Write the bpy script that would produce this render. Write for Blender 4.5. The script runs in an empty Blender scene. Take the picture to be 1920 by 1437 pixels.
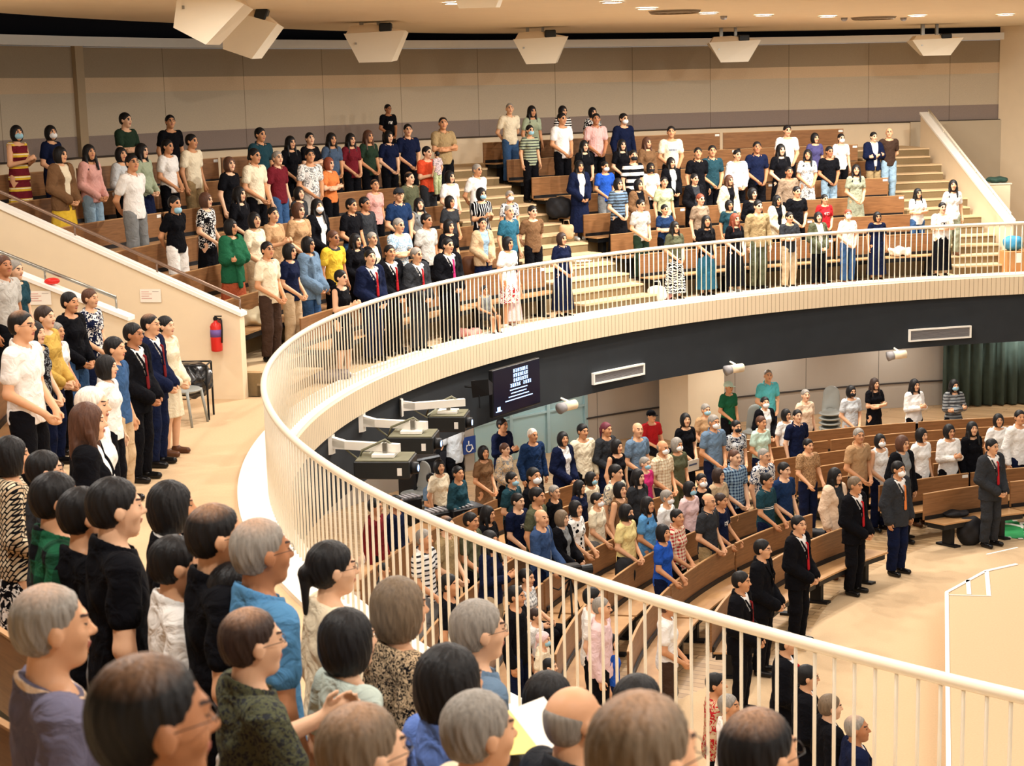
import bpy, math, random, zlib
import numpy as np
from mathutils import Vector, Matrix
random.seed(7)
S = bpy.context.scene
COL = S.collection
EXPOSURE, WORLD, LAMP_W, SOFFIT_W, ARENA_FILL_W = 0.07, .42, 80, 15, 740
NPEOPLE, DEBUG = 400, False
# ---------------------------------------------------------------- camera
F, PITCH, ROLL, CZ = 3133.0, 0.172, -0.025, 4.0
def _axes():
    fw = np.array([0, math.cos(PITCH), -math.sin(PITCH)]); up = np.array([0, math.sin(PITCH), math.cos(PITCH)]); rt = np.array([1., 0, 0])
    return math.cos(ROLL)*rt + math.sin(ROLL)*up, -math.sin(ROLL)*rt + math.cos(ROLL)*up, fw
RT, UP, FW = _axes()
cam = bpy.data.cameras.new('camera'); camo = bpy.data.objects.new('camera', cam); COL.objects.link(camo)
cam.sensor_width = 36.0; cam.lens = F/1920*36.0; cam.clip_start = 0.05; cam.clip_end = 300
M = Matrix(((RT[0], UP[0], -FW[0], 0), (RT[1], UP[1], -FW[1], 0), (RT[2], UP[2], -FW[2], CZ), (0, 0, 0, 1)))
camo.matrix_world = M
cam.dof.use_dof = True; cam.dof.focus_distance = 24.0; cam.dof.aperture_fstop = 8.0
S.camera = camo
S.view_settings.view_transform = 'Standard'; S.view_settings.look = 'None'; S.view_settings.gamma = 1.0
S.view_settings.use_curve_mapping = False; S.view_settings.exposure = EXPOSURE
CX, CY = 12.83, 19.13
# ---------------------------------------------------------------- world: even ambient fill, let in where the ceiling is left open
W = bpy.data.worlds.new('world'); S.world = W; W.use_nodes = True
W.node_tree.nodes['Background'].inputs[0].default_value = (1.0, 0.96, 0.90, 1)
W.node_tree.nodes['Background'].inputs[1].default_value = WORLD
# ---------------------------------------------------------------- helpers
def ray(x, y): return FW + (x-960)/F*RT - (y-718.5)/F*UP
def atz(x, y, z):
    d = ray(x, y); t = (z-CZ)/d[2]; return d*t + np.array([0, 0, CZ])
def hitcyl(x, y, R):
    d = ray(x, y); ox, oy = -CX, -CY
    a = d[0]**2+d[1]**2; b = 2*(d[0]*ox+d[1]*oy); c = ox*ox+oy*oy-R*R
    t = (-b+math.sqrt(b*b-4*a*c))/(2*a); return d*t + np.array([0, 0, CZ])
def pol(r, deg, z=0.0):
    a = math.radians(deg); return (CX+r*math.cos(a), CY+r*math.sin(a), z)
def rad(q): return math.hypot(q[0]-CX, q[1]-CY)
def ang(q):
    a = math.degrees(math.atan2(q[1]-CY, q[0]-CX)); return a if a > 0 else a+360
def srgb(c):
    return tuple(((v/255)/12.92 if v/255 <= .04045 else ((v/255+.055)/1.055)**2.4) for v in c)
MATS = {}
def newmat(name):
    m = bpy.data.materials.new(name); m.use_nodes = True
    nt = m.node_tree; return m, nt, nt.nodes, nt.links, nt.nodes['Principled BSDF']
def mat(name, c, rough=.6, noise=.06, scale=30, metal=0, emit=0, spec=.3, bump=0, trans=0):
    if name in MATS: return MATS[name]
    m, nt, N, L, B = newmat(name)
    c = srgb(c)
    B.inputs['Roughness'].default_value = rough; B.inputs['Metallic'].default_value = metal
    B.inputs['Specular IOR Level'].default_value = spec
    if trans:
        B.inputs['Transmission Weight'].default_value = trans
    if emit:
        B.inputs['Emission Color'].default_value = (*c, 1); B.inputs['Emission Strength'].default_value = emit
    if noise:
        tc = N.new('ShaderNodeTexCoord'); nz = N.new('ShaderNodeTexNoise'); nz.inputs['Scale'].default_value = scale
        nz.inputs['Detail'].default_value = 4
        L.new(tc.outputs['Object'], nz.inputs['Vector'])
        mx = N.new('ShaderNodeMix'); mx.data_type = 'RGBA'; L.new(nz.outputs['Fac'], mx.inputs['Factor'])
        mx.inputs['A'].default_value = (*[v*(1-noise*2) for v in c], 1); mx.inputs['B'].default_value = (*[min(1, v*(1+noise*2)) for v in c], 1)
        L.new(mx.outputs['Result'], B.inputs['Base Color'])
        if bump:
            bp = N.new('ShaderNodeBump'); bp.inputs['Strength'].default_value = bump; bp.inputs['Distance'].default_value = .01
            L.new(nz.outputs['Fac'], bp.inputs['Height']); L.new(bp.outputs['Normal'], B.inputs['Normal'])
    else:
        B.inputs['Base Color'].default_value = (*c, 1)
    MATS[name] = m; return m
def mesh(name, V, Fc, mats=None, smooth=False, midx=None):
    me = bpy.data.meshes.new(name); me.from_pydata([tuple(map(float, v)) for v in V], [], [tuple(map(int, f)) for f in Fc]); me.update()
    if mats:
        for m in (mats if isinstance(mats, (list, tuple)) else [mats]): me.materials.append(m)
    if midx is not None: me.polygons.foreach_set('material_index', midx)
    if smooth: me.polygons.foreach_set('use_smooth', [True]*len(me.polygons))
    return me
def link(name, me, parent=None, loc=(0, 0, 0), rot=(0, 0, 0), label=None, cat=None, group=None, kind=None):
    o = bpy.data.objects.new(name, me); COL.objects.link(o); o.location = loc; o.rotation_euler = rot
    if parent: o.parent = parent
    if label: o['label'] = label
    if cat: o['category'] = cat
    if group: o['group'] = group
    if kind: o['kind'] = kind
    return o
def thing(name, label, cat, loc=(0, 0, 0), rz=0, group=None):
    return link(name, None, None, loc, (0, 0, rz), label, cat, group)
class MB:
    def __init__(s): s.V = []; s.F = []; s.mi = []
    def add(s, V, Fc, mi=0):
        n = len(s.V); s.V += [tuple(v) for v in V]; s.F += [tuple(i+n for i in f) for f in Fc]; s.mi += [mi]*len(Fc); return s
    def box(s, x0, x1, y0, y1, z0, z1, mi=0, b=0.0):
        if b > 0:   # bevelled box: chamfer all vertical and horizontal edges
            V = []; 
            for (z, i) in ((z0, b), (z0+b, 0), (z1-b, 0), (z1, b)):
                for (x, y) in ((x0+i+b*(i == 0), y0+i), (x1-i-b*(i == 0), y0+i), (x1-i, y0+i+b*(i == 0)), (x1-i, y1-i-b*(i == 0)), (x1-i-b*(i == 0), y1-i), (x0+i+b*(i == 0), y1-i), (x0+i, y1-i-b*(i == 0)), (x0+i, y0+i+b*(i == 0))): V.append((x, y, z))
            Fc = [tuple(range(7, -1, -1)), tuple(range(24, 32))]
            for k in range(3):
                for j in range(8):
                    Fc.append((k*8+j, k*8+(j+1) % 8, (k+1)*8+(j+1) % 8, (k+1)*8+j))
            return s.add(V, Fc, mi)
        V = [(x, y, z) for z in (z0, z1) for (x, y) in ((x0, y0), (x1, y0), (x1, y1), (x0, y1))]
        return s.add(V, [(3, 2, 1, 0), (4, 5, 6, 7), (0, 1, 5, 4), (1, 2, 6, 5), (2, 3, 7, 6), (3, 0, 4, 7)], mi)
    def hexa(s, P, mi=0):   # 8 points bottom ring then top ring
        return s.add(P, [(3, 2, 1, 0), (4, 5, 6, 7), (0, 1, 5, 4), (1, 2, 6, 5), (2, 3, 7, 6), (3, 0, 4, 7)], mi)
    def tube(s, pts, r, n=10, mi=0, cap=True):
        pts = [Vector(p) for p in pts]; rr = r if isinstance(r, (list, tuple)) else [r]*len(pts)
        V = []; up = Vector((0, 0, 1))
        for i, p in enumerate(pts):
            d = (pts[min(i+1, len(pts)-1)]-pts[max(i-1, 0)]).normalized()
            u = d.cross(up) if abs(d.dot(up)) < .98 else d.cross(Vector((1, 0, 0))); u.normalize(); w = d.cross(u).normalized()
            for k in range(n):
                a = 2*math.pi*k/n; V.append(p+(u*math.cos(a)+w*math.sin(a))*rr[i])
        Fc = []
        for i in range(len(pts)-1):
            for k in range(n): Fc.append((i*n+k, (i+1)*n+k, (i+1)*n+(k+1) % n, i*n+(k+1) % n))
        if cap: Fc.append(tuple(range(n))); Fc.append(tuple((len(pts)-1)*n+k for k in range(n-1, -1, -1)))
        return s.add(V, Fc, mi)
    def arc(s, r0, r1, z0, z1, a0, a1, step=1.5, mi=0, f0=None, f1=None):  # solid ring sector
        n = max(1, int(abs(a1-a0)/step)); V = []
        for i in range(n+1):
            a = a0+(a1-a0)*i/n; q0 = r0(a) if callable(r0) else r0; q1 = r1(a) if callable(r1) else r1
            V += [pol(q0, a, z0), pol(q1, a, z0), pol(q1, a, z1), pol(q0, a, z1)]
        Fc = []
        for i in range(n):
            b = i*4; c = b+4
            for j in range(4): Fc.append((b+j, b+(j+1) % 4, c+(j+1) % 4, c+j) if a1 < a0 else (b+j, c+j, c+(j+1) % 4, b+(j+1) % 4))
        Fc.append((0, 1, 2, 3)); Fc.append((n*4+3, n*4+2, n*4+1, n*4))
        return s.add(V, Fc, mi)
    def lathe(s, prof, n=16, mi=0, c=(0, 0)):
        V = [(c[0]+r*math.cos(2*math.pi*k/n), c[1]+r*math.sin(2*math.pi*k/n), z) for r, z in prof for k in range(n)]
        Fc = [(i*n+k, i*n+(k+1) % n, (i+1)*n+(k+1) % n, (i+1)*n+k) for i in range(len(prof)-1) for k in range(n)]
        Fc.append(tuple(range(n-1, -1, -1))); Fc.append(tuple((len(prof)-1)*n+k for k in range(n)))
        return s.add(V, Fc, mi)
    def me(s, name, mats, smooth=False): return mesh(name, s.V, s.F, mats, smooth, s.mi)
    def build(s, name, mats, parent=None, smooth=False, **k): return link(name, s.me(name, mats, smooth), parent, **k)
# ================================================================= ROOM
def ring_mat(name, c1, c2, step_deg, width, bump=True, rough=.6, noise=.04):
    """colour with narrow seams repeated by angle round the arena centre"""
    m, nt, N, L, B = newmat(name); c1 = srgb(c1); c2 = srgb(c2)
    g = N.new('ShaderNodeNewGeometry'); sp = N.new('ShaderNodeSeparateXYZ'); L.new(g.outputs['Position'], sp.inputs[0])
    def mth(op, a, b=None):
        n = N.new('ShaderNodeMath'); n.operation = op
        for i, v in enumerate((a, b)):
            if v is None: continue
            if isinstance(v, (int, float)): n.inputs[i].default_value = v
            else: L.new(v, n.inputs[i])
        return n.outputs[0]
    at = mth('ARCTAN2', mth('SUBTRACT', sp.outputs[1], CY), mth('SUBTRACT', sp.outputs[0], CX))
    f = mth('FRACT', mth('MULTIPLY', mth('ADD', at, 10.0), 180/math.pi/step_deg))
    s = mth('LESS_THAN', f, width)
    nz = N.new('ShaderNodeTexNoise'); nz.inputs['Scale'].default_value = 3; nz.inputs['Detail'].default_value = 6; L.new(g.outputs['Position'], nz.inputs['Vector'])
    mx0 = N.new('ShaderNodeMix'); mx0.data_type = 'RGBA'; L.new(nz.outputs['Fac'], mx0.inputs['Factor'])
    mx0.inputs['A'].default_value = (*[v*(1-noise) for v in c1], 1); mx0.inputs['B'].default_value = (*[min(1, v*(1+noise)) for v in c1], 1)
    mx = N.new('ShaderNodeMix'); mx.data_type = 'RGBA'; L.new(s, mx.inputs['Factor']); L.new(mx0.outputs['Result'], mx.inputs['A']); mx.inputs['B'].default_value = (*c2, 1)
    L.new(mx.outputs['Result'], B.inputs['Base Color']); B.inputs['Roughness'].default_value = rough; B.inputs['Specular IOR Level'].default_value = .2
    return m
def band_mat():
    """fabric panels of the back wall: four horizontal fabrics with vertical joints"""
    m, nt, N, L, B = newmat('wall_fabric')
    g = N.new('ShaderNodeNewGeometry'); sp = N.new('ShaderNodeSeparateXYZ'); L.new(g.outputs['Position'], sp.inputs[0])
    def mth(op, a, b=None):
        n = N.new('ShaderNodeMath'); n.operation = op
        for i, v in enumerate((a, b)):
            if v is None: continue
            if isinstance(v, (int, float)): n.inputs[i].default_value = v
            else: L.new(v, n.inputs[i])
        return n.outputs[0]
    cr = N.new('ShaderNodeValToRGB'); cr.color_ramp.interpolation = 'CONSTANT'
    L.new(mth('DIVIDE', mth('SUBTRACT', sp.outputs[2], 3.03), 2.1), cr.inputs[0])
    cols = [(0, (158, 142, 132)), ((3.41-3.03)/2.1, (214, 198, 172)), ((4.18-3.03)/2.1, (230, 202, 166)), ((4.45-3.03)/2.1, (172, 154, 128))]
    e = cr.color_ramp.elements
    e[0].position = 0; e[0].color = (*srgb(cols[0][1]), 1); e[1].position = cols[1][0]; e[1].color = (*srgb(cols[1][1]), 1)
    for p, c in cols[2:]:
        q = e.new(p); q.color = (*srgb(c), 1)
    at = mth('ARCTAN2', mth('SUBTRACT', sp.outputs[1], CY), mth('SUBTRACT', sp.outputs[0], CX))
    dg = mth('MULTIPLY', at, 180/math.pi)
    f = mth('FRACT', mth('DIVIDE', mth('SUBTRACT', dg, 94.58-515), 5.145))
    s = mth('LESS_THAN', f, .008)
    nz = N.new('ShaderNodeTexNoise'); nz.inputs['Scale'].default_value = 60; nz.inputs['Detail'].default_value = 3; L.new(g.outputs['Position'], nz.inputs['Vector'])
    mx = N.new('ShaderNodeMix'); mx.data_type = 'RGBA'; mx.blend_type = 'MULTIPLY'; L.new(s, mx.inputs['Factor']); L.new(cr.outputs[0], mx.inputs['A']); mx.inputs['B'].default_value = (.55, .52, .48, 1)
    mx2 = N.new('ShaderNodeMix'); mx2.data_type = 'RGBA'; mx2.blend_type = 'MULTIPLY'; mx2.inputs['Factor'].default_value = .25
    L.new(mx.outputs['Result'], mx2.inputs['A']); L.new(nz.outputs['Fac'], mx2.inputs['B'])
    L.new(mx2.outputs['Result'], B.inputs['Base Color']); B.inputs['Roughness'].default_value = .95; B.inputs['Specular IOR Level'].default_value = .1
    return m
def plank_mat():
    m, nt, N, L, B = newmat('wood_planks')
    g = N.new('ShaderNodeNewGeometry'); mp = N.new('ShaderNodeMapping'); mp.inputs['Rotation'].default_value[2] = .5; L.new(g.outputs['Position'], mp.inputs[0])
    br = N.new('ShaderNodeTexBrick'); L.new(mp.outputs[0], br.inputs['Vector']); br.inputs['Scale'].default_value = 1.0
    br.inputs['Brick Width'].default_value = 1.6; br.inputs['Row Height'].default_value = .14; br.inputs['Mortar Size'].default_value = .006
    br.inputs['Color1'].default_value = (*srgb((206, 172, 128)), 1); br.inputs['Color2'].default_value = (*srgb((182, 146, 104)), 1); br.inputs['Mortar'].default_value = (*srgb((120, 90, 62)), 1)
    L.new(br.outputs['Color'], B.inputs['Base Color']); B.inputs['Roughness'].default_value = .35
    return m
def wood_mat(name, a, b, rough=.35, sc=(2, 2, 26)):
    m, nt, N, L, B = newmat(name)
    tc = N.new('ShaderNodeTexCoord'); mp = N.new('ShaderNodeMapping'); mp.inputs['Scale'].default_value = sc; L.new(tc.outputs['Object'], mp.inputs[0])
    nz = N.new('ShaderNodeTexNoise'); nz.inputs['Scale'].default_value = 1.6; nz.inputs['Detail'].default_value = 8; nz.inputs['Distortion'].default_value = .6; L.new(mp.outputs[0], nz.inputs['Vector'])
    cr = N.new('ShaderNodeValToRGB'); L.new(nz.outputs['Fac'], cr.inputs[0]); e = cr.color_ramp.elements
    e[0].position = .3; e[0].color = (*srgb(a), 1); e[1].position = .7; e[1].color = (*srgb(b), 1)
    L.new(cr.outputs[0], B.inputs['Base Color']); B.inputs['Roughness'].default_value = rough; B.inputs['Specular IOR Level'].default_value = .35
    return m
def curtain_mat():
    return mat('curtain_cloth', (62, 76, 68), .9, .15, 6)
CARPET = mat('carpet', (206, 176, 138), .95, .05, 40, bump=.1)
CREAM = mat('cream_paint', (236, 216, 184), .7, .02, 4)
CREAM2 = mat('ceiling_paint', (238, 220, 190), .8, .02, 2)
WHITE = mat('white_paint', (246, 242, 232), .45, .015, 5)
RAILW = mat('rail_paint', (238, 228, 206), .35, .01, 5)
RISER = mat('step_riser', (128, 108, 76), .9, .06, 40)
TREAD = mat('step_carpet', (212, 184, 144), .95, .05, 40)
DARK = mat('dark_charcoal_paint', (40, 44, 48), .8, .08, 3)
BLACK = mat('black_metal', (18, 19, 22), .45, .1, 10)
GREYW = mat('grey_wall_panel', (176, 166, 150), .85, .03, 5)
STEEL = mat('steel', (150, 148, 140), .3, .03, 10, metal=.8)
WOOD = wood_mat('pew_wood', (122, 84, 52), (150, 106, 68))
WOODL = wood_mat('pew_seat_wood', (176, 132, 88), (196, 152, 104))
PLANK = plank_mat()
FAB = band_mat()
RIB = ring_mat('ribbed_fascia', (228, 208, 176), (150, 124, 92), .37, .09)
FL = -3.35
R0, DR, DZ = 16.6, .8, .35        # first riser, row depth, row rise (far tiers)
NR0, NDR, NDZ = 17.5, .8, .305    # near tiers
def st(o): o['kind'] = 'structure'; return o
# lower floor: front carpet + planked pew floor
def cr_(a):
    return 9.25 if a < 168 else 9.25+2.2*min(1, (a-168)/14)
mb = MB(); mb.arc(0.01, cr_, FL-.2, FL, 0, 260, 2); mb.arc(0.01, 9.25, FL-.2, FL, 260, 360, 3); st(mb.build('floor', CARPET))
mb = MB(); mb.arc(cr_, 21, FL-.2, FL-.002, 70, 262, 2); st(mb.build('floor_planked', PLANK))
# balcony slab, walkway
mb = MB()
mb.arc(15.5, R0, -1.37, 0, 88, 168.6, 1.2, 0); mb.arc(15.5, NR0, -1.37, 0, 168.6, 250, 1.2, 0)
mb.arc(R0, 23.6, -1.37, -.02, 88, 168.6, 1.2, 0); mb.arc(NR0, 23.6, -1.37, -.02, 168.6, 250, 1.2, 0)
st(mb.build('floor_balcony', CARPET))
mb = MB(); mb.arc(15.42, 15.86, -.01, .045, 88, 250, 1.0); st(mb.build('trim_1', WHITE))
mb = MB(); mb.arc(15.40, 15.5, -.37, .0, 88, 250, .7); st(mb.build('trim_2', RIB))
mb = MB(); mb.arc(15.47, 15.56, -1.37, -.37, 88, 250, 1.0); st(mb.build('wall_balcony_front', DARK))
# far tiers
mb = MB()
for k in range(1, 8):
    r0 = R0+DR*(k-1); r1 = r0+DR if k < 7 else 23.5
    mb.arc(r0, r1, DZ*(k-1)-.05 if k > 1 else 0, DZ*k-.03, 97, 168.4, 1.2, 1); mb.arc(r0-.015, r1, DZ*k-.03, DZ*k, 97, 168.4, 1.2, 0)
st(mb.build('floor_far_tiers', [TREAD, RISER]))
mb = MB()
for k in range(1, 8):
    r0 = NR0+NDR*(k-1); r1 = r0+NDR if k < 7 else 23.5
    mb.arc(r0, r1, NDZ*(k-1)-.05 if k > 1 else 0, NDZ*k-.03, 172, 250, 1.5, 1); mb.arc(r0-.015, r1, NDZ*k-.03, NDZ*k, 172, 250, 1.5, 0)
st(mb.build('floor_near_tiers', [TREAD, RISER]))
# aisle stairs on the far tiers (half steps)
def stair(name, a0, a1, extra=()):
    mb = MB()
    for k in range(0, 7):
        r = R0+DR*k-.4
        f = lambda r_, z_: (mb.arc(r_, r_+.42, z_-.175-.02, z_-.03, a0, a1, .8, 1), mb.arc(r_-.015, r_+.42, z_-.03, z_+.004, a0, a1, .8, 0))
        f(r, DZ*k+.175)
    for (r_, z_) in extra: pass
    return st(mb.build(name, [TREAD, RISER]))
mb = MB(); mb.arc(R0-.4, R0+.05, 0, .145, 163.6, 168.4, .8, 1); mb.arc(R0-.415, R0+.05, .145, .175, 163.6, 168.4, .8, 0); st(mb.build('floor_stair_left', [TREAD, RISER]))

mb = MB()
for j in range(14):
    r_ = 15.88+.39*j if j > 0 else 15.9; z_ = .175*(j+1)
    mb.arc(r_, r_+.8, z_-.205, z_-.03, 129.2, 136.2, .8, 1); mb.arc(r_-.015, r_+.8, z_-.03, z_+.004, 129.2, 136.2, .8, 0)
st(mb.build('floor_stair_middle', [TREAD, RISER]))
stair('floor_stair_right', 97.6, 102.2)
# back wall: painted dado, fabric, white cornice, dark slot
mb = MB(); mb.arc(23.4, 23.6, 1.5, 3.03, 90.9, 250, 1.2, 0); st(mb.build('wall_back_lower', CREAM))
mb = MB(); mb.arc(23.34, 23.4, -.02, 3.03, 90.9, 96.6, .7); st(mb.build('wall_back_right', ring_mat('fabric_lower_right', (196, 180, 154), (110, 98, 84), 5.145, .01)))
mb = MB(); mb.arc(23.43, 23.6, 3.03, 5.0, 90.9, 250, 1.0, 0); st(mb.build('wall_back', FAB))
mb = MB(); mb.arc(23.36, 23.44, 3.02, 3.05, 90.9, 250, 1.2); st(mb.build('trim_3', mat('joint_shadow_strip', (70, 60, 52), .9, 0)))
mb = MB(); mb.arc(23.28, 23.6, 5.01, 5.18, 90.9, 250, 1.0); st(mb.build('trim_4', WHITE))
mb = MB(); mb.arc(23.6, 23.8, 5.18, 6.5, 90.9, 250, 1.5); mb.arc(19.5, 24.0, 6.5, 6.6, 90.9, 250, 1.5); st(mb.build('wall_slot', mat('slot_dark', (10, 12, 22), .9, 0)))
a147 = ang(hitcyl(147, 150, 23.4)); mb = MB(); mb.arc(23.34, 23.44, 3.05, 5.02, a147-.25, a147+.25, .3); st(mb.build('trim_5', mat('joint_post', (178, 156, 124), .7, .02)))
# ceiling
def cedge(a):
    pts = [(90, 23.6), (125, 23.5), (135, 22.6), (150, 21.2), (168, 20.9), (250, 20.9)]
    for (x0, y0), (x1, y1) in zip(pts, pts[1:]):
        if x0 <= a <= x1: return y0+(y1-y0)*(a-x0)/(x1-x0)
    return 20.9
mb = MB(); mb.arc(9.5, cedge, 5.33, 5.45, 90, 250, 1.0); st(mb.build('ceiling', CREAM2))
mb = MB(); mb.arc(9.3, 9.6, 5.33, 6.8, 60, 262, 2); st(mb.build('ceiling_dome_rim', CREAM2))
# right wall
mb = MB(); p0 = pol(23.4, 91.05); p1 = (p0[0]+3.2, p0[1]-3.0)
mb.add([(p0[0], p0[1], -.1), (p1[0], p1[1], -.1), (p1[0]+.2, p1[1]+.2, -.1), (p0[0]+.2, p0[1]+.2, -.1), (p0[0], p0[1], 5.33), (p1[0], p1[1], 5.33), (p1[0]+.2, p1[1]+.2, 5.33), (p0[0]+.2, p0[1]+.2, 5.33)], [(3, 2, 1, 0), (4, 5, 6, 7), (0, 1, 5, 4), (1, 2, 6, 5), (2, 3, 7, 6), (3, 0, 4, 7)])
st(mb.build('wall_right', CREAM))
# divider walls beside the stairs (sloping parapets)
def parapet(name, deg, r0, r1, z0, s, top, thick=.09, base=0.0, mats=None):
    mb = MB(); n = 1
    a = math.radians(deg); tx, ty = -math.sin(a)*thick, math.cos(a)*thick
    def P(r, z, sgn): x, y, _ = pol(r, deg); return (x+tx*sgn, y+ty*sgn, z)
    zt = lambda r: z0+s*(r-r0)+top
    mb.hexa([P(r0, base, -1), P(r1, base, -1), P(r1, base, 1), P(r0, base, 1), P(r0, zt(r0), -1), P(r1, zt(r1), -1), P(r1, zt(r1), 1), P(r0, zt(r0), 1)], 0)
    o = mb.build(name, mats or [CREAM]); st(o)
    mb = MB()
    def Q(r, z, sgn): x, y, _ = pol(r, deg); return (x+tx*1.35*sgn, y+ty*1.35*sgn, z)
    mb.hexa([Q(r0-.03, zt(r0)-.0, -1), Q(r1, zt(r1), -1), Q(r1, zt(r1), 1), Q(r0-.03, zt(r0), 1), Q(r0-.03, zt(r0)+.05, -1), Q(r1, zt(r1)+.05, -1), Q(r1, zt(r1)+.05, 1), Q(r0-.03, zt(r0)+.05, 1)])
    st(mb.build(name+'_cap', WHITE))
    return zt
zl = parapet('wall_left_divider', 168.9, 16.76, 23.4, 0, .44, 1.13)
zl2 = parapet('wall_left_inner', 172.6, 17.9, 23.4, .33, .40, .90)
zr = parapet('wall_right_divider', 97.0, 16.9, 22.0, 0, .44, 1.0)
# handrails on them
def handrail(deg, r0, r1, zf, label, off=.12, m=STEEL, top=.2):
    t = thing('handrail', label, 'handrail', pol(r0, deg, 0)); o0 = Vector(t.location)
    n = 6; L = []
    for i in range(n):
        r = r0+(r1-r0)*i/(n-1); p = Vector(pol(r, deg, zf(r)+top))-o0; L.append(p)
    mb = MB(); mb.tube(L, .024, 8); mb.build('rail', m, t, True)
    for i in range(0, n):
        mb = MB(); p = L[i]; mb.tube([p, p-Vector((0, 0, top-.03))], .014, 6); mb.build('post', m, t, True)
handrail(168.7, 16.8, 22.6, zl, 'brown steel handrail on top of the left cream divider wall', m=mat('bronze_rail', (132, 108, 92), .35, .03, 10, metal=.5))
handrail(172.3, 18.1, 22.8, zl2, 'grey steel handrail behind the front cream wall at far left')
handrail(96.8, 17.0, 21.9, zr, 'pale handrail on the sloping wall of the right staircase', m=RAILW, top=.14)
# lower back wall, columns, glass doors, curtain
ga0 = ang(hitcyl(1098, 745, 19)); ga1 = ang(hitcyl(888, 800, 19))
mb = MB(); mb.arc(19, 19.15, FL, -1.37, 98, ga0, 1.5); mb.arc(19, 19.15, FL, -1.37, ga1, 250, 1.5); st(mb.build('wall_lower_back', ring_mat('lower_wall_panels', (170, 160, 146), (90, 84, 76), 5.5, .008)))
mb = MB(); mb.arc(18.97, 19.01, -2.79, -2.76, 98, ga0, 1.5); mb.arc(18.97, 19.01, -2.79, -2.76, ga1, 185, 1.5); st(mb.build('trim_6', mat('groove_dark', (60, 54, 50), .9, 0)))
GLASS = mat('green_glass', (196, 226, 228), .08, .03, 2, trans=.6, spec=.5)
g1 = st(link('window_1', None, loc=(0, 0, 0)))
gs = (ga1-ga0)/3
for k in range(3):
    a = ga0+k*gs; mb = MB(); mb.arc(19.03, 19.06, FL, -1.37, a+.15, a+gs-.15, 1); mb.build('glass_pane', GLASS, g1)
    mb = MB(); mb.arc(18.98, 19.1, FL, -1.37, a-.12, a+.12, 1); mb.arc(18.99, 19.08, -2.5, -2.46, a+.12, a+gs, 1); mb.build('window_frame', mat('pale_frame', (150, 176, 178), .4, .02), g1)
mb = MB(); mb.arc(20.5, 20.6, FL, -1.3, 118, 150, 2); st(mb.build('wall_corridor', mat('teal_wall', (206, 220, 220), .8, .03)))
q = pol(17.9, 0)
c1 = ang(hitcyl(1290, 720, 17.6)); c2 = ang(hitcyl(1358, 720, 17.6))
mb = MB(); mb.arc(17.6, 18.6, FL, -1.37, c2, c1, .6); st(mb.build('wall_column', CREAM))
mb = MB(); n = 90; Vv = []; 
for i in range(n+1):
    a = 84+15.4*i/n; r = 18.6+.1*math.sin(i*1.25)+.04*math.sin(i*2.9); Vv += [pol(r, a, FL+.03), pol(r, a, -1.37), pol(r+.02, a, -1.37), pol(r+.02, a, FL+.03)]
mb.add(Vv, [(i*4+j, i*4+4+j, i*4+4+(j+1) % 4, i*4+(j+1) % 4) for i in range(n) for j in range(4)])
mb.build('curtain', curtain_mat(), smooth=True, label='dark green pleated curtain hanging at the right of the lower hall', cat='curtain')
mb = MB(); mb.arc(19.0, 19.1, FL, -1.37, 84, 99, 1.5); st(mb.build('wall_lower_right', GREYW))
# stage platform
SZ = -2.95
pts = [(1780, 1437), (1776, 1112), (1815, 1089)]
A = atz(1779, 1500, SZ); Bp = atz(1775, 1112, SZ); Cp = atz(1848, 1072, SZ); Dp = atz(1907, 1059, SZ)
out = [Vector(A), Vector(Bp), Vector(Cp), Vector(Dp), Vector(Dp)+Vector((3, 1.0, 0)), Vector((16, 16, SZ)), Vector((9, 10, SZ))]
A2 = Vector(A)+(Vector(A)-Vector(Bp)).normalized()*4; out[0] = A2
mb = MB(); n = len(out); V = [(p.x, p.y, FL) for p in out]+[(p.x, p.y, SZ) for p in out]
mb.add(V, [tuple(range(n-1, -1, -1)), tuple(range(n, 2*n))]+[(i, (i+1) % n, (i+1) % n+n, i+n) for i in range(n)])
st(mb.build('floor_stage', CARPET))
t = thing('stage_edging', 'white edging strips round the steps of the cream stage', 'stage edging', tuple(Bp))
def strip(p, q, w=.05, z=.012):
    p = Vector(p)-Vector(Bp); q = Vector(q)-Vector(Bp); d = (q-p).normalized(); s_ = Vector((-d.y, d.x, 0))*w/2; h = Vector((0, 0, z)); lo = Vector((0, 0, .003))
    mb = MB(); mb.hexa([p-s_+lo, q-s_+lo, q+s_+lo, p+s_+lo, p-s_+h, q-s_+h, q+s_+h, p+s_+h]); mb.build('strip', WHITE, t)
strip(A2, Bp); strip(Bp, Cp); strip(Cp, Dp, .06)
for (a, b) in (((1815, 1089), (1817, 1116)), ((1850, 1073), (1854, 1118)), ((1776, 1117), (1859, 1119))): strip(atz(*a, SZ), atz(*b, SZ), .06 if a[0] > 1780 else .015)
# low outer edging
strip(Vector(atz(1850, 1041, SZ)), Vector(atz(1908, 1028, SZ)), .03)
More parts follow.
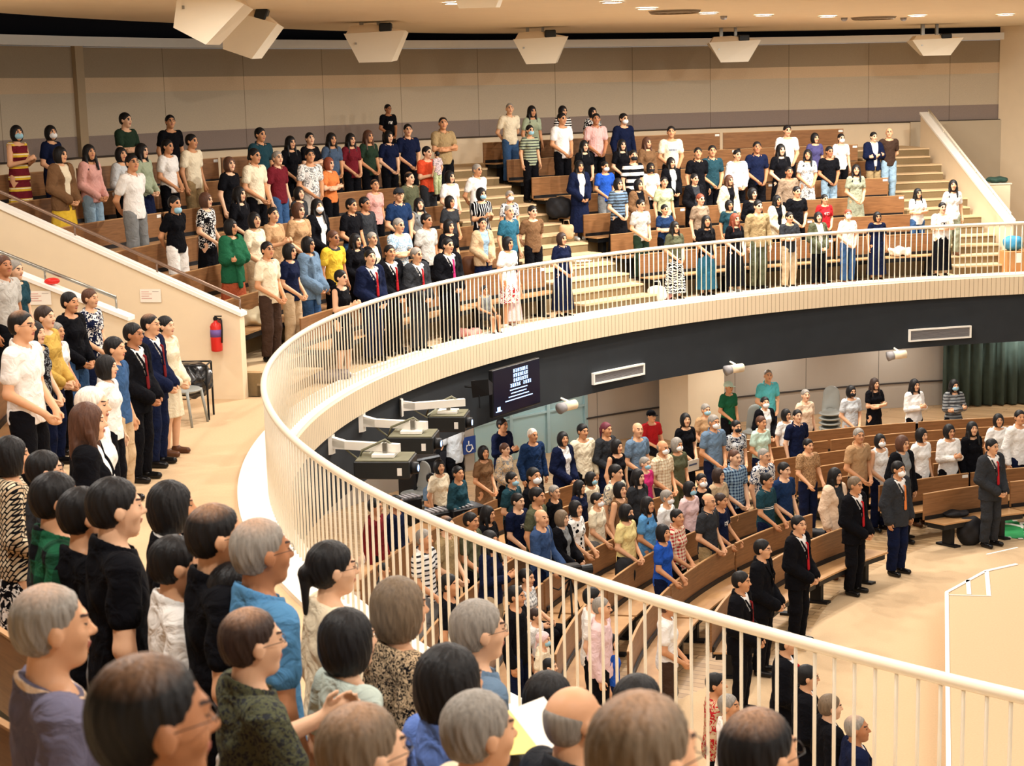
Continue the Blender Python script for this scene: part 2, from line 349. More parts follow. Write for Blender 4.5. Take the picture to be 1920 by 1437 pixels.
# ---------------------------------------------------------------- balustrade
bal = thing('balustrade', 'long curved white balcony balustrade with slim vertical bars', 'railing', pol(15.6, 180, 0))
bo = Vector(bal.location); RR = 15.6
mb = MB(); mb.tube([Vector(pol(RR-.06, a*.75, 1.09))-bo for a in range(int(88/.75), int(246/.75))], .034, 12); mb.build('handrail', RAILW, bal, True)
step = .125/RR*180/math.pi
angs = [89+step*i for i in range(int((244-89)/step))]
angs.sort(key=lambda a: -a)
protob = MB(); protob.tube([(0, 0, 0), (0, 0, 1.05)], .0105, 8); pm = protob.me('baluster', RAILW, True)
vis = [a for a in angs if a < 214][:100]
for a in vis:
    p = Vector(pol(RR-.06, a, .04))-bo; link('baluster', pm, bal, p)
mb = MB()
for a in angs:
    if a in vis: continue
    p = Vector(pol(RR-.06, a, .04))-bo; mb.tube([p, p+Vector((0, 0, 1.05))], .0105, 6)
o = mb.build('balusters', RAILW, bal, True); o['kind'] = 'stuff'
# ---------------------------------------------------------------- ceiling lamps (they light the hall; the out-of-frame ones are added)
LAMP = mat('lamp_glow', (235, 244, 255), .5, 0, emit=14)
RING = mat('lamp_ring', (228, 216, 196), .4, 0)
def disc(r, z, n=20): return [(r*math.cos(2*math.pi*i/n), r*math.sin(2*math.pi*i/n), z) for i in range(n)]
pl = MB(); pl.lathe([(.15, -.012), (.15, 0)], 20); plm = pl.me('diffuser', LAMP)
pr = MB(); n = 24
for ro, ri in ((.19, .15),):
    V = disc(ro, 0, n)+disc(ri, -.02, n)+disc(ro, -.02, n); pr.add(V, [(i, (i+1) % n, 2*n+(i+1) % n, 2*n+i) for i in range(n)]+[(2*n+i, 2*n+(i+1) % n, n+(i+1) % n, n+i) for i in range(n)])
prm = pr.me('ring', RING)
L1 = bpy.data.lights.new('downlight', 'AREA'); L1.shape = 'DISK'; L1.size = .3; L1.energy = LAMP_W; L1.color = (1.0, .95, .88)
L2 = bpy.data.lights.new('soffit_fill', 'AREA'); L2.shape = 'DISK'; L2.size = .3; L2.energy = SOFFIT_W; L2.color = (1.0, .96, .9)
L1F = L1.copy(); L1F.energy = LAMP_W*3.4
lamps = []
def inframe(p):
    v = Vector(p)-Vector((0, 0, CZ)); w = v.dot(Vector(FW)); return w > 0 and abs(F*v.dot(Vector(RT))/w) < 985 and abs(F*v.dot(Vector(UP))/w) < 745
px = [(853, 5), (1148, 3), (1213, 15), (1328, 24), (1432, 28), (1552, 30), (1720, 29), (1885, 27)]
nm = ['leftmost', 'second from left', 'third from left', 'fourth from left', 'fifth from left', 'sixth from left', 'seventh from left', 'rightmost']
for (x, y), w in zip(px, nm): lamps.append((atz(x, y, 5.325), w+' round glowing downlight in the ceiling'))
for a in range(168, 250, 9): lamps.append((pol(16, a, 5.325), None))
NL = len(lamps)
for a in range(96, 250, 10): lamps.append((pol(20.2, a, 5.325), None))  # added rings of lamps for fill, kept only where out of frame
for a in range(100, 250, 14): lamps.append((pol(11.5, a, 5.325), None))
lamps = [l for i, l in enumerate(lamps) if l[1] or not inframe(l[0])]
for p, lb in lamps:
    t = thing('ceiling_light', lb or 'unseen downlight added to the ceiling outside the picture', 'ceiling light', tuple(p), group='ceiling downlights')
    link('diffuser', plm, t); link('ring', prm, t)
    lo = bpy.data.objects.new('lamp', L1F if lb else L1); COL.objects.link(lo); lo.parent = t; lo.location = (0, 0, -.03)
for a in range(92, 236, 9):  # unseen lamps added to brighten the hall under the balcony and the corridor
    for r in (16.6, 18.2)+((19.8,) if 118 < a < 144 else ()):
        t = thing('soffit_fill', 'unseen lamp added in the balcony underside', 'ceiling light', pol(r, a+(2 if r > 17 else 0), -1.372), group='added lamps under the balcony')
        link('diffuser', plm, t); lo = bpy.data.objects.new('lamp', L2); COL.objects.link(lo); lo.parent = t; lo.location = (0, 0, -.03)
# big area light added as fill above the arena centre, out of frame
LB = bpy.data.lights.new('arena_fill', 'AREA'); LB.shape = 'DISK'; LB.size = 9; LB.energy = ARENA_FILL_W; LB.color = (1.0, .95, .88)
lb = bpy.data.objects.new('arena_fill', LB); COL.objects.link(lb); lb.location = (CX, CY-1, 8.6)
# ================================================================= implicit-surface modeller (numpy surface nets)
f32 = np.float32
def rc(p, a, b, ra, rb, sc=None):
    a = np.asarray(a, f32); b = np.asarray(b, f32)
    pa = p-a; ba = b-a
    if sc is not None: pa = pa*np.asarray(sc, f32); ba = ba*np.asarray(sc, f32)
    h = np.clip(pa@ba/max(float(ba@ba), 1e-9), 0, 1)
    return np.sqrt(((pa-h[:, None]*ba)**2).sum(1))-(ra+(rb-ra)*h)
def el(p, c, r):
    q = (p-np.asarray(c, f32)); r = np.asarray(r, f32)
    k0 = np.sqrt(((q/r)**2).sum(1)); k1 = np.sqrt(((q/(r*r))**2).sum(1))
    return k0*(k0-1)/np.maximum(k1, 1e-6)
def sm(a, b, k):
    m = np.maximum(k-np.abs(a-b), 0)/k; return np.minimum(a, b)-m*m*k*.25
def smax(a, b, k): return -sm(-a, -b, k)
def surface(fn, lo, hi, cell):
    lo = np.array(lo, float)-cell*2; hi = np.array(hi, float)+cell*2
    n = np.ceil((hi-lo)/cell).astype(int)+1; B = 5
    n = ((n+B-1)//B)*B+1
    nb = (n-1)//B
    ax = [lo[i]+cell*(np.arange(nb[i])*B+B/2) for i in range(3)]
    G = np.stack(np.meshgrid(*ax, indexing='ij'), -1).reshape(-1, 3).astype(f32)
    d = fn(G).reshape(nb); act = np.abs(d) < cell*B*.95+.012
    V = np.full(n, 1.0, f32)
    sign = np.where(d < 0, -1.0, 1.0)
    bi = np.argwhere(act)
    # fill inactive blocks with coarse sign
    ca = np.argwhere(~act & (d < 0))
    for b in ca: V[b[0]*B:b[0]*B+B+1, b[1]*B:b[1]*B+B+1, b[2]*B:b[2]*B+B+1] = -1.0
    o = np.stack(np.meshgrid(*[np.arange(B+1)]*3, indexing='ij'), -1).reshape(-1, 3)
    mask = np.zeros(n, bool)
    idx = (bi[:, None, :]*B+o[None]).reshape(-1, 3)
    mask[idx[:, 0], idx[:, 1], idx[:, 2]] = True
    w = np.argwhere(mask)
    V[mask] = fn((lo+w*cell).astype(f32))
    # surface nets
    s = V < 0
    c = s[:-1, :-1, :-1].astype(np.int8)
    tot = sum(s[i:n[0]-1+i, j:n[1]-1+j, k:n[2]-1+k].astype(np.int8) for i in (0, 1) for j in (0, 1) for k in (0, 1))
    cells = np.argwhere((tot > 0) & (tot < 8))
    cid = -np.ones(n, int); cid[cells[:, 0], cells[:, 1], cells[:, 2]] = np.arange(len(cells))
    acc = np.zeros((len(cells), 3)); cnt = np.zeros(len(cells))
    cor = [(i, j, k) for i in (0, 1) for j in (0, 1) for k in (0, 1)]
    val = {q: V[cells[:, 0]+q[0], cells[:, 1]+q[1], cells[:, 2]+q[2]] for q in cor}
    for q in cor:
        for a in range(3):
            if q[a] == 0:
                q2 = list(q); q2[a] = 1; q2 = tuple(q2); v0 = val[q]; v1 = val[q2]; m = (v0 < 0) != (v1 < 0)
                t = np.where(m, v0/np.where(m, v0-v1, 1), 0)
                P = np.tile(np.array(q, float), (len(cells), 1)); P[:, a] = t
                acc[m] += P[m]; cnt[m] += 1
    verts = lo+(cells+acc/cnt[:, None])*cell
    Fs = []
    for a in range(3):
        b, c_ = (a+1) % 3, (a+2) % 3
        sl0 = [slice(None)]*3; sl1 = [slice(None)]*3; sl0[a] = slice(0, -1); sl1[a] = slice(1, None)
        s0 = s[tuple(sl0)]; s1 = s[tuple(sl1)]
        e = np.argwhere(s0 != s1); e = e[(e[:, b] > 0) & (e[:, c_] > 0)]
        fl = s0[e[:, 0], e[:, 1], e[:, 2]]
        eb = np.zeros(3, int); eb[b] = 1; ec = np.zeros(3, int); ec[c_] = 1
        q = [cid[tuple((e-x).T)] for x in (0*eb, eb, eb+ec, ec)]
        q = np.stack(q, 1); q[~fl] = q[~fl][:, ::-1]; Fs.append(q)
    Fq = np.concatenate(Fs); Fq = Fq[(Fq >= 0).all(1)]
    return verts, Fq
def npmesh(name, V, Fq, mats, midx=None):
    me = bpy.data.meshes.new(name)
    me.vertices.add(len(V)); me.vertices.foreach_set('co', V.astype(f32).ravel())
    me.loops.add(len(Fq)*4); me.loops.foreach_set('vertex_index', Fq.astype(np.int32).ravel())
    me.polygons.add(len(Fq)); me.polygons.foreach_set('loop_start', np.arange(0, len(Fq)*4, 4, dtype=np.int32))
    me.polygons.foreach_set('loop_total', np.full(len(Fq), 4, np.int32))
    for m in mats: me.materials.append(m)
    if midx is not None: me.polygons.foreach_set('material_index', midx.astype(np.int32))
    me.polygons.foreach_set('use_smooth', np.ones(len(Fq), bool))
    me.update(calc_edges=True); return me
# ================================================================= figures (1.66 m tall, facing +Y)
HC = np.array([0, .012, 1.547])      # head centre
def joints(pose, sex):
    w = .172 if sex == 'm' else .150
    J = {'sh': (w, -.01, 1.345), 'hip': (.088, 0, .86), 'kn': (.098, .02, .47), 'an': (.1, -.02, .085), 'toe': (.118, .13, .03), 'dz': 0.0}
    J['el'], J['wr'], J['hd'] = {
        'clasp': ((w+.060, -.02, 1.07), (.085, .188, .90), (-.55, .35, -.75)),
        'fold': ((w+.05, .045, 1.09), (-.06, .185, 1.115), (-1, .05, .1)),
        'side': ((w+.065, -.04, 1.07), (w+.07, .04, .84), (0, .2, -1)),
        'back': ((w+.07, -.10, 1.07), (.09, -.175, .93), (-.8, -.15, -.5)),
        'pew': ((w+.05, .02, 1.08), (w-.02, .22, .92), (-.15, .6, -.8)),
        'hold': ((w+.04, .01, 1.08), (.075, .235, 1.13), (-.45, .75, .5)),
        'sit': ((w+.05, .02, 1.09), (.12, .25, .99), (-.3, .9, -.4)),
        'reach': ((w+.05, .08, 1.10), (w+.0, .30, 1.18), (-.35, .75, .55)),
    }[pose]
    if pose == 'sit':
        J['dz'] = -.40; J['hip'] = (.09, .02, .47); J['kn'] = (.11, .40, .46); J['an'] = (.11, .42, .085); J['toe'] = (.12, .56, .03)
        for k in ('sh', 'el', 'wr'): J[k] = (J[k][0], J[k][1], J[k][2]-.40)
    return J
def V3(t, s=1): return np.array([t[0]*s, t[1], t[2]], float)
def torso(p, J, sex, g=0.0):
    dz = J['dz']; q = p-np.array([0, 0, dz], f32); m = sex == 'm'
    d = el(q, (0, -.005, 1.225), ((.150 if m else .136)+g, (.102 if m else .094)+g, .175+g))
    d = sm(d, el(q, (0, -.005, 1.04), ((.132 if m else .116)+g, .092+g, .14+g)), .05)
    d = sm(d, el(q, (0, -.012, .90), ((.152 if m else .158)+g, .108+g, .125+g)), .05)
    w = J['sh'][0]
    d = sm(d, rc(q, (-w+.03, -.012, 1.35), (w-.03, -.012, 1.35), .05+g, .05+g), .05)
    if not m:
        for s in (-1, 1): d = sm(d, el(q, (.055*s, .066, 1.215), (.050+g, .042+g, .055+g)), .05)
    return d
def legs(p, J, g=0.0, g2=0.0):
    d = None
    for s in (-1, 1):
        a = rc(p, V3(J['hip'], s), V3(J['kn'], s), .088+g, .058+g+g2*.5); b = rc(p, V3(J['kn'], s), V3(J['an'], s), .056+g+g2*.5, .036+g+g2)
        a = sm(a, b, .03); d = a if d is None else np.minimum(d, a)
    return d
def arm(p, J, s, g=0.0, upto=1.0, fore=True, ge=0.0):
    sh, e, w = V3(J['sh'], s), V3(J['el'], s), V3(J['wr'], s)
    if J.get('fold') and s < 0: w = w+np.array([0, .0, -.045])
    e2 = sh+(e-sh)*upto
    d = rc(p, sh, e2, .047+g, .040+g+ge)
    if fore: d = sm(d, rc(p, e, w, .040+g, .026+g+ge), .02)
    return d
def hand(p, J, s):
    w = V3(J['wr'], s); h = np.array(J['hd'], float); h[0] *= s; h /= np.linalg.norm(h)
    if J.get('fold') and s < 0: w = w+np.array([0, 0, -.045])
    side = np.cross(h, (0, 0, 1.0)); side /= max(np.linalg.norm(side), 1e-6)
    lat = np.cross(side, h)*1.0 if abs(h[2]) < .6 else np.array([0, 1., 0])-h*h[1]
    lat /= np.linalg.norm(lat); curl = np.cross(lat, h); curl *= (1 if curl[0]*s < 0 else -1)
    d = rc(p, w, w+h*.075, .027, .031, None)
    for i, L in zip((-1.5, -.5, .5, 1.5), (.058, .068, .072, .062)):
        b = w+h*.082+lat*i*.0185; m = b+h*L*.55+curl*.008; t = m+h*L*.35+curl*.024
        d = sm(d, np.minimum(rc(p, b, m, .0098, .009), rc(p, m, t, .009, .0078)), .008)
    b = w+h*.03+lat*.026; t = b+h*.035+lat*.026+curl*.012; t2 = t+h*.03+curl*.004
    return sm(d, np.minimum(rc(p, b, t, .0125, .0105), rc(p, t, t2, .0105, .009)), .012)
def headrot(v): # head turn variants: (yaw to the person's right +, nod up +)
    yaw, pit = {0: (0, 0), 1: (-.35, .12), 2: (.3, .05)}[v]
    cy, sy, cp, sp = math.cos(yaw), math.sin(yaw), math.cos(pit), math.sin(pit)
    Rz = np.array([[cy, -sy, 0], [sy, cy, 0], [0, 0, 1]]); Rx = np.array([[1, 0, 0], [0, cp, -sp], [0, sp, cp]])
    return Rz@Rx
def head(q):
    d = el(q, (0, -.014, .025), (.074, .094, .088))
    d = sm(d, el(q, (0, .018, -.032), (.059, .066, .082)), .03)
    d = sm(d, el(q, (0, .052, -.090), (.026, .026, .020)), .03)
    for s in (-1, 1):
        d = sm(d, el(q, (.034*s, .056, -.022), (.024, .022, .026)), .02)
        d = smax(d, -el(q, (.031*s, .100, .012), (.018, .018, .013)), .012)
        d = sm(d, el(q, (.030*s, .0745, .010), (.013, .011, .010)), .004)
        d = sm(d, el(q, (.078*s, -.008, -.006), (.010, .020, .031)), .008)
    d = sm(d, rc(q, (-.032, .078, .030), (.032, .078, .030), .009, .009), .012)
    d = sm(d, rc(q, (0, .084, .012), (0, .101, -.022), .0075, .0125), .012)
    d = sm(d, np.minimum(el(q, (.012, .092, -.026), (.008, .009, .007)), el(q, (-.012, .092, -.026), (.008, .009, .007))), .008)
    d = sm(d, el(q, (0, .083, -.050), (.022, .011, .0055)), .005)
    d = sm(d, el(q, (0, .080, -.061), (.019, .012, .006)), .005)
    return d
EYE = mat('eye', (34, 26, 24), .3, 0); LIP = mat('lips', (164, 92, 78), .5, 0); BROW = mat('eyebrow', (70, 52, 44), .8, 0)
SKINC = [srgb(v) for v in ((224, 170, 130), (208, 150, 108), (182, 124, 86), (232, 184, 148))]
SKIN, _nt, _N, _L, _B = newmat('skin')
_oi = _N.new('ShaderNodeObjectInfo'); _tc = _N.new('ShaderNodeTexCoord'); _nz = _N.new('ShaderNodeTexNoise'); _nz.inputs['Scale'].default_value = 14; _L.new(_tc.outputs['Object'], _nz.inputs['Vector'])
_mx = _N.new('ShaderNodeMix'); _mx.data_type = 'RGBA'; _mx.blend_type = 'MULTIPLY'; _mx.inputs['Factor'].default_value = .14; _L.new(_oi.outputs['Color'], _mx.inputs['A']); _L.new(_nz.outputs['Fac'], _mx.inputs['B'])
_L.new(_mx.outputs['Result'], _B.inputs['Base Color']); _B.inputs['Roughness'].default_value = .5; _B.inputs['Specular IOR Level'].default_value = .3
PROTO = {}
def body_mesh(pose, sex, hv, cell):
    key = ('body', pose, sex, hv, cell)
    if key in PROTO: return PROTO[key]
    J = joints(pose, sex); J['fold'] = pose == 'fold'; R = headrot(hv); dz = J['dz']; hc = HC+np.array([0, 0, dz])
    def fn(p):
        d = torso(p, J, sex)
        d = sm(d, legs(p, J), .03)
        for s in (-1, 1):
            d = sm(d, arm(p, J, s), .03)
            d = sm(d, hand(p, J, s), .01)
            d = sm(d, rc(p, V3(J['an'], s)+[0, 0, -.03], V3(J['toe'], s), .036, .026, (1, 1, 1.0)), .02)
        d = sm(d, rc(p, (0, -.028, 1.34+dz), (0, -.012, 1.46+dz), .056 if sex == 'm' else .048, .052 if sex == 'm' else .045), .04)
        h = np.ones(len(p), f32); m = p[:, 2] > 1.36+dz
        if m.any(): h[m] = head(((p[m]-hc)@R).astype(f32))
        return sm(d, h, .018)
    V, Fq = surface(fn, (-.34, -.26, 0), (.34, .66 if pose == 'sit' else .45, 1.70+dz), cell)
    q = (V[Fq].mean(1)-hc)@R
    t = max(.0, cell*.45-.002); x, y, z = np.abs(q[:, 0]), q[:, 1], q[:, 2]; mi = np.zeros(len(Fq), int)
    mi[(np.abs(x-.031) < .0105) & (np.abs(z-.010) < .0045+t) & (y > .06)] = 1
    mi[(x < .0215) & (np.abs(z+.0555) < .0085+t*.5) & (y > .07)] = 2
    mi[(np.abs(x-.032) < .015) & (np.abs(z-.0325+.0*x) < .0024+t) & (y > .06)] = 3
    PROTO[key] = npmesh('body', V, Fq, [SKIN, EYE, LIP, BROW], mi); return PROTO[key]
def hair_mesh(style, cell):
    key = ('hair', style, cell)
    if key in PROTO: return PROTO[key]
    def strands(p, d, a=.0022):
        th = np.arctan2(p[:, 0], -p[:, 1]+.02); return d+a*np.sin(th*38+3*np.sin(p[:, 2]*30))*.6+a*np.sin(th*17+p[:, 2]*50)*.5
    def fn(p):
        x, y, z = p[:, 0], p[:, 1], p[:, 2]
        cap = el(p, (0, -.018, .033), (.0820, .101, .093))
        nape = el(p, (0, -.034, -.006), (.0715, .080, .078)); cap = cap if style in ('bob', 'long', 'cap', 'scarf') else sm(cap, nape, .02)
        hl = (y*.78-z*.62)-.020+.004*np.cos(x*60)
        short = smax(cap, hl, .012); short = smax(short, -(z+.074+y*.12), .012)
        short = smax(short, -el(p, (.083, .002, -.022), (.02, .026, .036)), .006); short = smax(short, -el(p, (-.083, .002, -.022), (.02, .026, .036)), .006)
        if style == 'short': d = short
        elif style == 'thin': d = smax(cap+.003, hl+.010, .012); d = smax(d, -(z+.072+y*.12), .012)
        elif style == 'buzz': d = smax(cap+.0055, hl+.004, .01); d = smax(d, -(z+.068+y*.12), .01)
        elif style == 'bald': d = smax(smax(cap+.007, hl, .01), -(z+.075+y*.12), .01); d = smax(d, (z-.040-(-y)*.25), .03)
        elif style == 'pony':
            d = smax(cap, hl, .012); d = smax(d, -(z+.075), .01)
            d = sm(d, el(p, (0, -.118, .005), (.03, .028, .028)), .015); d = sm(d, rc(p, (0, -.125, -.01), (0, -.125, -.17), .024, .012), .02)
        elif style in ('bob', 'long'):
            b = el(p, (0, -.022, -.012), (.099, .104, .138 if style == 'bob' else .14)); b = sm(b, cap, .02)
            b = smax(b, -el(p, (0, .115, -.045), (.064, .082, .108)), .012)
            b = smax(b, -(z+.125 if style == 'bob' else z+.16), .02)
            d = b
            if style == 'long':
                d = sm(d, el(p, (0, -.088, -.17), (.098, .045, .20)), .03)
                for s in (-1, 1): d = sm(d, rc(p, (.080*s, .005, -.06), (.088*s, .050, -.26), .026, .016), .02)
        elif style == 'cap':
            d = smax(el(p, (0, -.018, .035), (.09, .108, .094)), -(z-.022-y*.05), .008); d = sm(d, el(p, (0, .115, .030), (.062, .058, .007)), .01)
            d = np.minimum(d, smax(smax(cap+.002, hl, .01), -(z+.08+y*.2), .01))
        elif style == 'scarf':
            d = smax(el(p, (0, -.018, .032), (.092, .108, .096)), hl-.004, .01); d = smax(d, -(z+.05), .01); d = sm(d, rc(p, (0, -.105, -.03), (.02, -.13, -.13), .02, .012), .02)
        if style not in ('cap', 'scarf', 'bald', 'buzz'): d = strands(p, d, .0024 if cell < .007 else .0016)
        return d
    zl = -.42 if style == 'long' else (-.24 if style in ('pony', 'scarf') else -.17)
    V, Fq = surface(fn, (-.12, -.17, zl), (.12, .19, .15), cell)
    PROTO[key] = npmesh('hair', V, Fq, [BROW]); return PROTO[key]
def cloth_mesh(kind, pose, sex, cell):
    key = (kind, pose, sex, cell)
    if key in PROTO: return PROTO[key]
    J = joints(pose, sex); J['fold'] = pose == 'fold'; dz = J['dz']; sit = pose == 'sit'
    def collar(q):
        rx = np.sqrt((q[:, 0]/1.0)**2+((q[:, 1]+.008)/1.02)**2); zc = 1.404-.45*(q[:, 1]+.01)
        d = np.maximum(np.abs(rx-.079+(q[:, 2]-zc)*.25)-.0075, np.abs(q[:, 2]-zc)-.020)
        return smax(d, -np.maximum(np.abs(q[:, 0])-.012, -(q[:, 1]-.02)), .004)
    def folds(p, a=.0045):
        return .0025*np.sin(p[:, 0]*47+p[:, 2]*33+3*np.sin(p[:, 2]*13))*np.sin(p[:, 2]*51-p[:, 1]*19)+a*np.sin(p[:, 2]*26+np.sin(p[:, 0]*22)*1.6+p[:, 1]*9)*np.sin(p[:, 0]*31+p[:, 2]*7)
    def top(p, g, slv, fore, ge, hem, flare=0.0, vneck=0, neck=.075):
        q = p-np.array([0, 0, dz], f32)
        d = torso(p, J, sex, g)
        if hem < .95: d = sm(d, rc(q, (0, -.008, 1.06), (0, -.008, hem), (.128+g)*1.0, .150+g+flare, (1, 1.36, 1)), .05)
        if slv > 0:
            for s in (-1, 1):
                d = sm(d, arm(p, J, s, g+.004, slv, fore, ge), .025)
        d = smax(d, -(q[:, 2]-hem), .006)
        wn = (neck-.064)*1.0
        d = sm(d, rc(q, (0, -.03, 1.33), (0, -.022, 1.42), .078+wn, .068+wn), .03)
        rxn = np.sqrt(q[:, 0]**2+(q[:, 1]+.01)**2)
        d = smax(d, -np.maximum(-(q[:, 2]-(1.412-wn*1.2-.45*(q[:, 1]+.01))), rxn-.088-wn*2), .006)
        if vneck: d = smax(d, -rc(q, (0, .085, 1.40), (0, .125, 1.40-vneck), .036, .004), .006)
        # keep hands and forearms clear
        if sit: d = smax(d, -(q[:, 2]-.80), .01)
        return d+folds(p)
    lo, hi = (-.36, -.28, .0), (.36, .66 if sit else .40, 1.47+dz)
    def fn(p):
        q = p-np.array([0, 0, dz], f32)
        if kind == 'tee': return top(p, .013, .58, False, .006, .80, .008)
        if kind == 'polo':
            d = top(p, .013, .58, False, .007, .82, .008, vneck=.07)
            return sm(d, collar(q), .006)
        if kind == 'tank': return smax(top(p, .017, .12, False, .0, .82, .01, neck=.082), np.abs(p[:, 0])-.158, .01)
        if kind == 'sweater': return top(p, .018, 1.0, True, .004, .80, .008)
        if kind == 'inner': return top(p, .012, 0, False, 0, .84, .0, vneck=.03, neck=.064)
        if kind in ('jacket', 'cardigan'):
            g = .034 if kind == 'jacket' else .030
            d = top(p, g, 1.0, True, .010, .735 if kind == 'jacket' else .74, .022)
            zb = 1.10 if kind == 'jacket' else .70
            wv = .004+np.maximum(q[:, 2]-zb, 0)*(.42 if kind == 'jacket' else .115)+(.012 if kind == 'cardigan' else 0)
            d = smax(d, -np.maximum(np.maximum(np.abs(q[:, 0])-wv, -(q[:, 1]-.02)), -(q[:, 2]-zb)), .004)
            if kind == 'jacket':
                for s in (-1, 1):
                    d = sm(d, rc(q, (.080*s, .075, 1.365), (.052*s, .138, 1.25), .011, .013, (1, 1, 1)), .006)
                    d = sm(d, rc(q, (.052*s, .138, 1.25), (.012*s, .142, 1.10), .013, .006), .006)
                d = sm(d, smax(collar(q+np.array([0, 0, .002], f32))-.003, q[:, 1]-.045, .006), .008)
            return d
        if kind == 'shawl':
            d = top(p, .034, 1.0, True, .03, .72, .03); return np.minimum(d, rc(q, (.08, .11, 1.34), (.03, .17, .68), .03, .045, (1, 1.5, 1)))
        if kind == 'tie': return np.minimum(rc(q, (0, .112, 1.33), (0, .128, 1.31), .013, .012), rc(q, (0, .130, 1.315), (0, .142, 1.0), .017, .027, (1, 2.0, 1)))
        if kind in ('skirt', 'longskirt'):
            h = .47 if kind == 'skirt' else .17; r1 = .20 if kind == 'skirt' else .245
            if sit: return smax(legs(p, J, .05, .03), -(p[:, 2]-.2), .01)
            th = np.arctan2(p[:, 0], p[:, 1]); t = np.clip((1.02-p[:, 2])/(1.02-h), 0, 1)
            R = .128+(r1-.128)*np.minimum(1, t**.62)
            d = (np.sqrt(p[:, 0]**2+(p[:, 1]*1.28+.012)**2)-R*(1+.035*t*np.cos(11*th)))*.86
            return smax(smax(d, p[:, 2]-1.02, .01), -(p[:, 2]-h), .008)
        if kind in ('trousers', 'shorts'):
            d = legs(p, J, .013, .024 if kind == 'trousers' else .03)
            d = sm(d, smax(torso(p, J, sex, .008), q[:, 2]-1.02, .01), .03) if not sit else sm(d, el(q, (0, 0, .90), (.165, .13, .11)), .04)
            d = smax(d, q[:, 2]-1.01, .006)
            d = smax(d, -(p[:, 2]-(.075 if kind == 'trousers' else .50)), .006) if not (sit and kind == 'shorts') else smax(d, p[:, 1]-.36, .01)
            return d+.003*np.sin(p[:, 2]*40+p[:, 0]*30)
        if kind == 'shoe_left' or kind == 'shoe_right':
            s = -1 if kind == 'shoe_left' else 1; a = V3(J['an'], s); t = V3(J['toe'], s)
            d = rc(p, a+[0, -.01, -.045], t+[0, .0, .008], .045, .036); d = sm(d, rc(p, a+[0, 0, -.03], a+[0, .01, .0], .046, .043), .02)
            return smax(smax(d, -(p[:, 2]-.001), .004), p[:, 2]-.095, .008)
    if kind == 'tie': lo, hi = (-.03, .06, .95+dz), (.03, .2, 1.36+dz); c = min(cell, .006)
    elif kind.startswith('shoe'):
        s = -1 if kind == 'shoe_left' else 1; a = J['an']; lo, hi = (min(s*.04, s*.2), a[1]-.1, 0), (max(s*.04, s*.2), a[1]+.25, .11); c = min(cell, .009)
    elif kind in ('trousers', 'shorts', 'skirt', 'longskirt'): hi = (.34, .6 if sit else .3, 1.06+dz); c = cell; lo = (-.34, -.30, 0)
    else: c = cell; lo = (-.36, -.28, .62+dz)
    V, Fq = surface(fn, lo, hi, c)
    PROTO[key] = npmesh(kind, V, Fq, [BROW]); return PROTO[key]
def mask_mesh():
    if 'mask' in PROTO: return PROTO['mask']
    def fn(p):
        d = el(p, (0, .045, -.045), (.066, .066, .054)); return smax(smax(d, -(p[:, 1]-.035), .006), -el(p, (0, .02, -.03), (.05, .05, .07)), .004)
    V, Fq = surface(fn, (-.08, 0, -.12), (.08, .13, .03), .006); PROTO['mask'] = npmesh('mask', V, Fq, [BROW]); return PROTO['mask']
def glasses_mesh():
    if 'gl' in PROTO: return PROTO['gl']
    mb = MB()
    for s in (-1, 1):
        c = Vector((.031*s, .094, .010)); pts = [c+Vector((.021*math.cos(a), -.004*abs(math.cos(a)), .0145*math.sin(a))) for a in [2*math.pi*i/14 for i in range(15)]]
        mb.tube(pts, .0012, 5, cap=False); mb.tube([(.054*s, .09, .014), (.076*s, .07, .014), (.082*s, .0, .008), (.08*s, -.02, -.004)], .0012, 5)
    mb.tube([(-.008, .098, .014), (.008, .098, .014)], .0012, 5)
    PROTO['gl'] = mb.me('glasses', mat('glasses_frame', (40, 34, 32), .3, 0), True); return PROTO['gl']
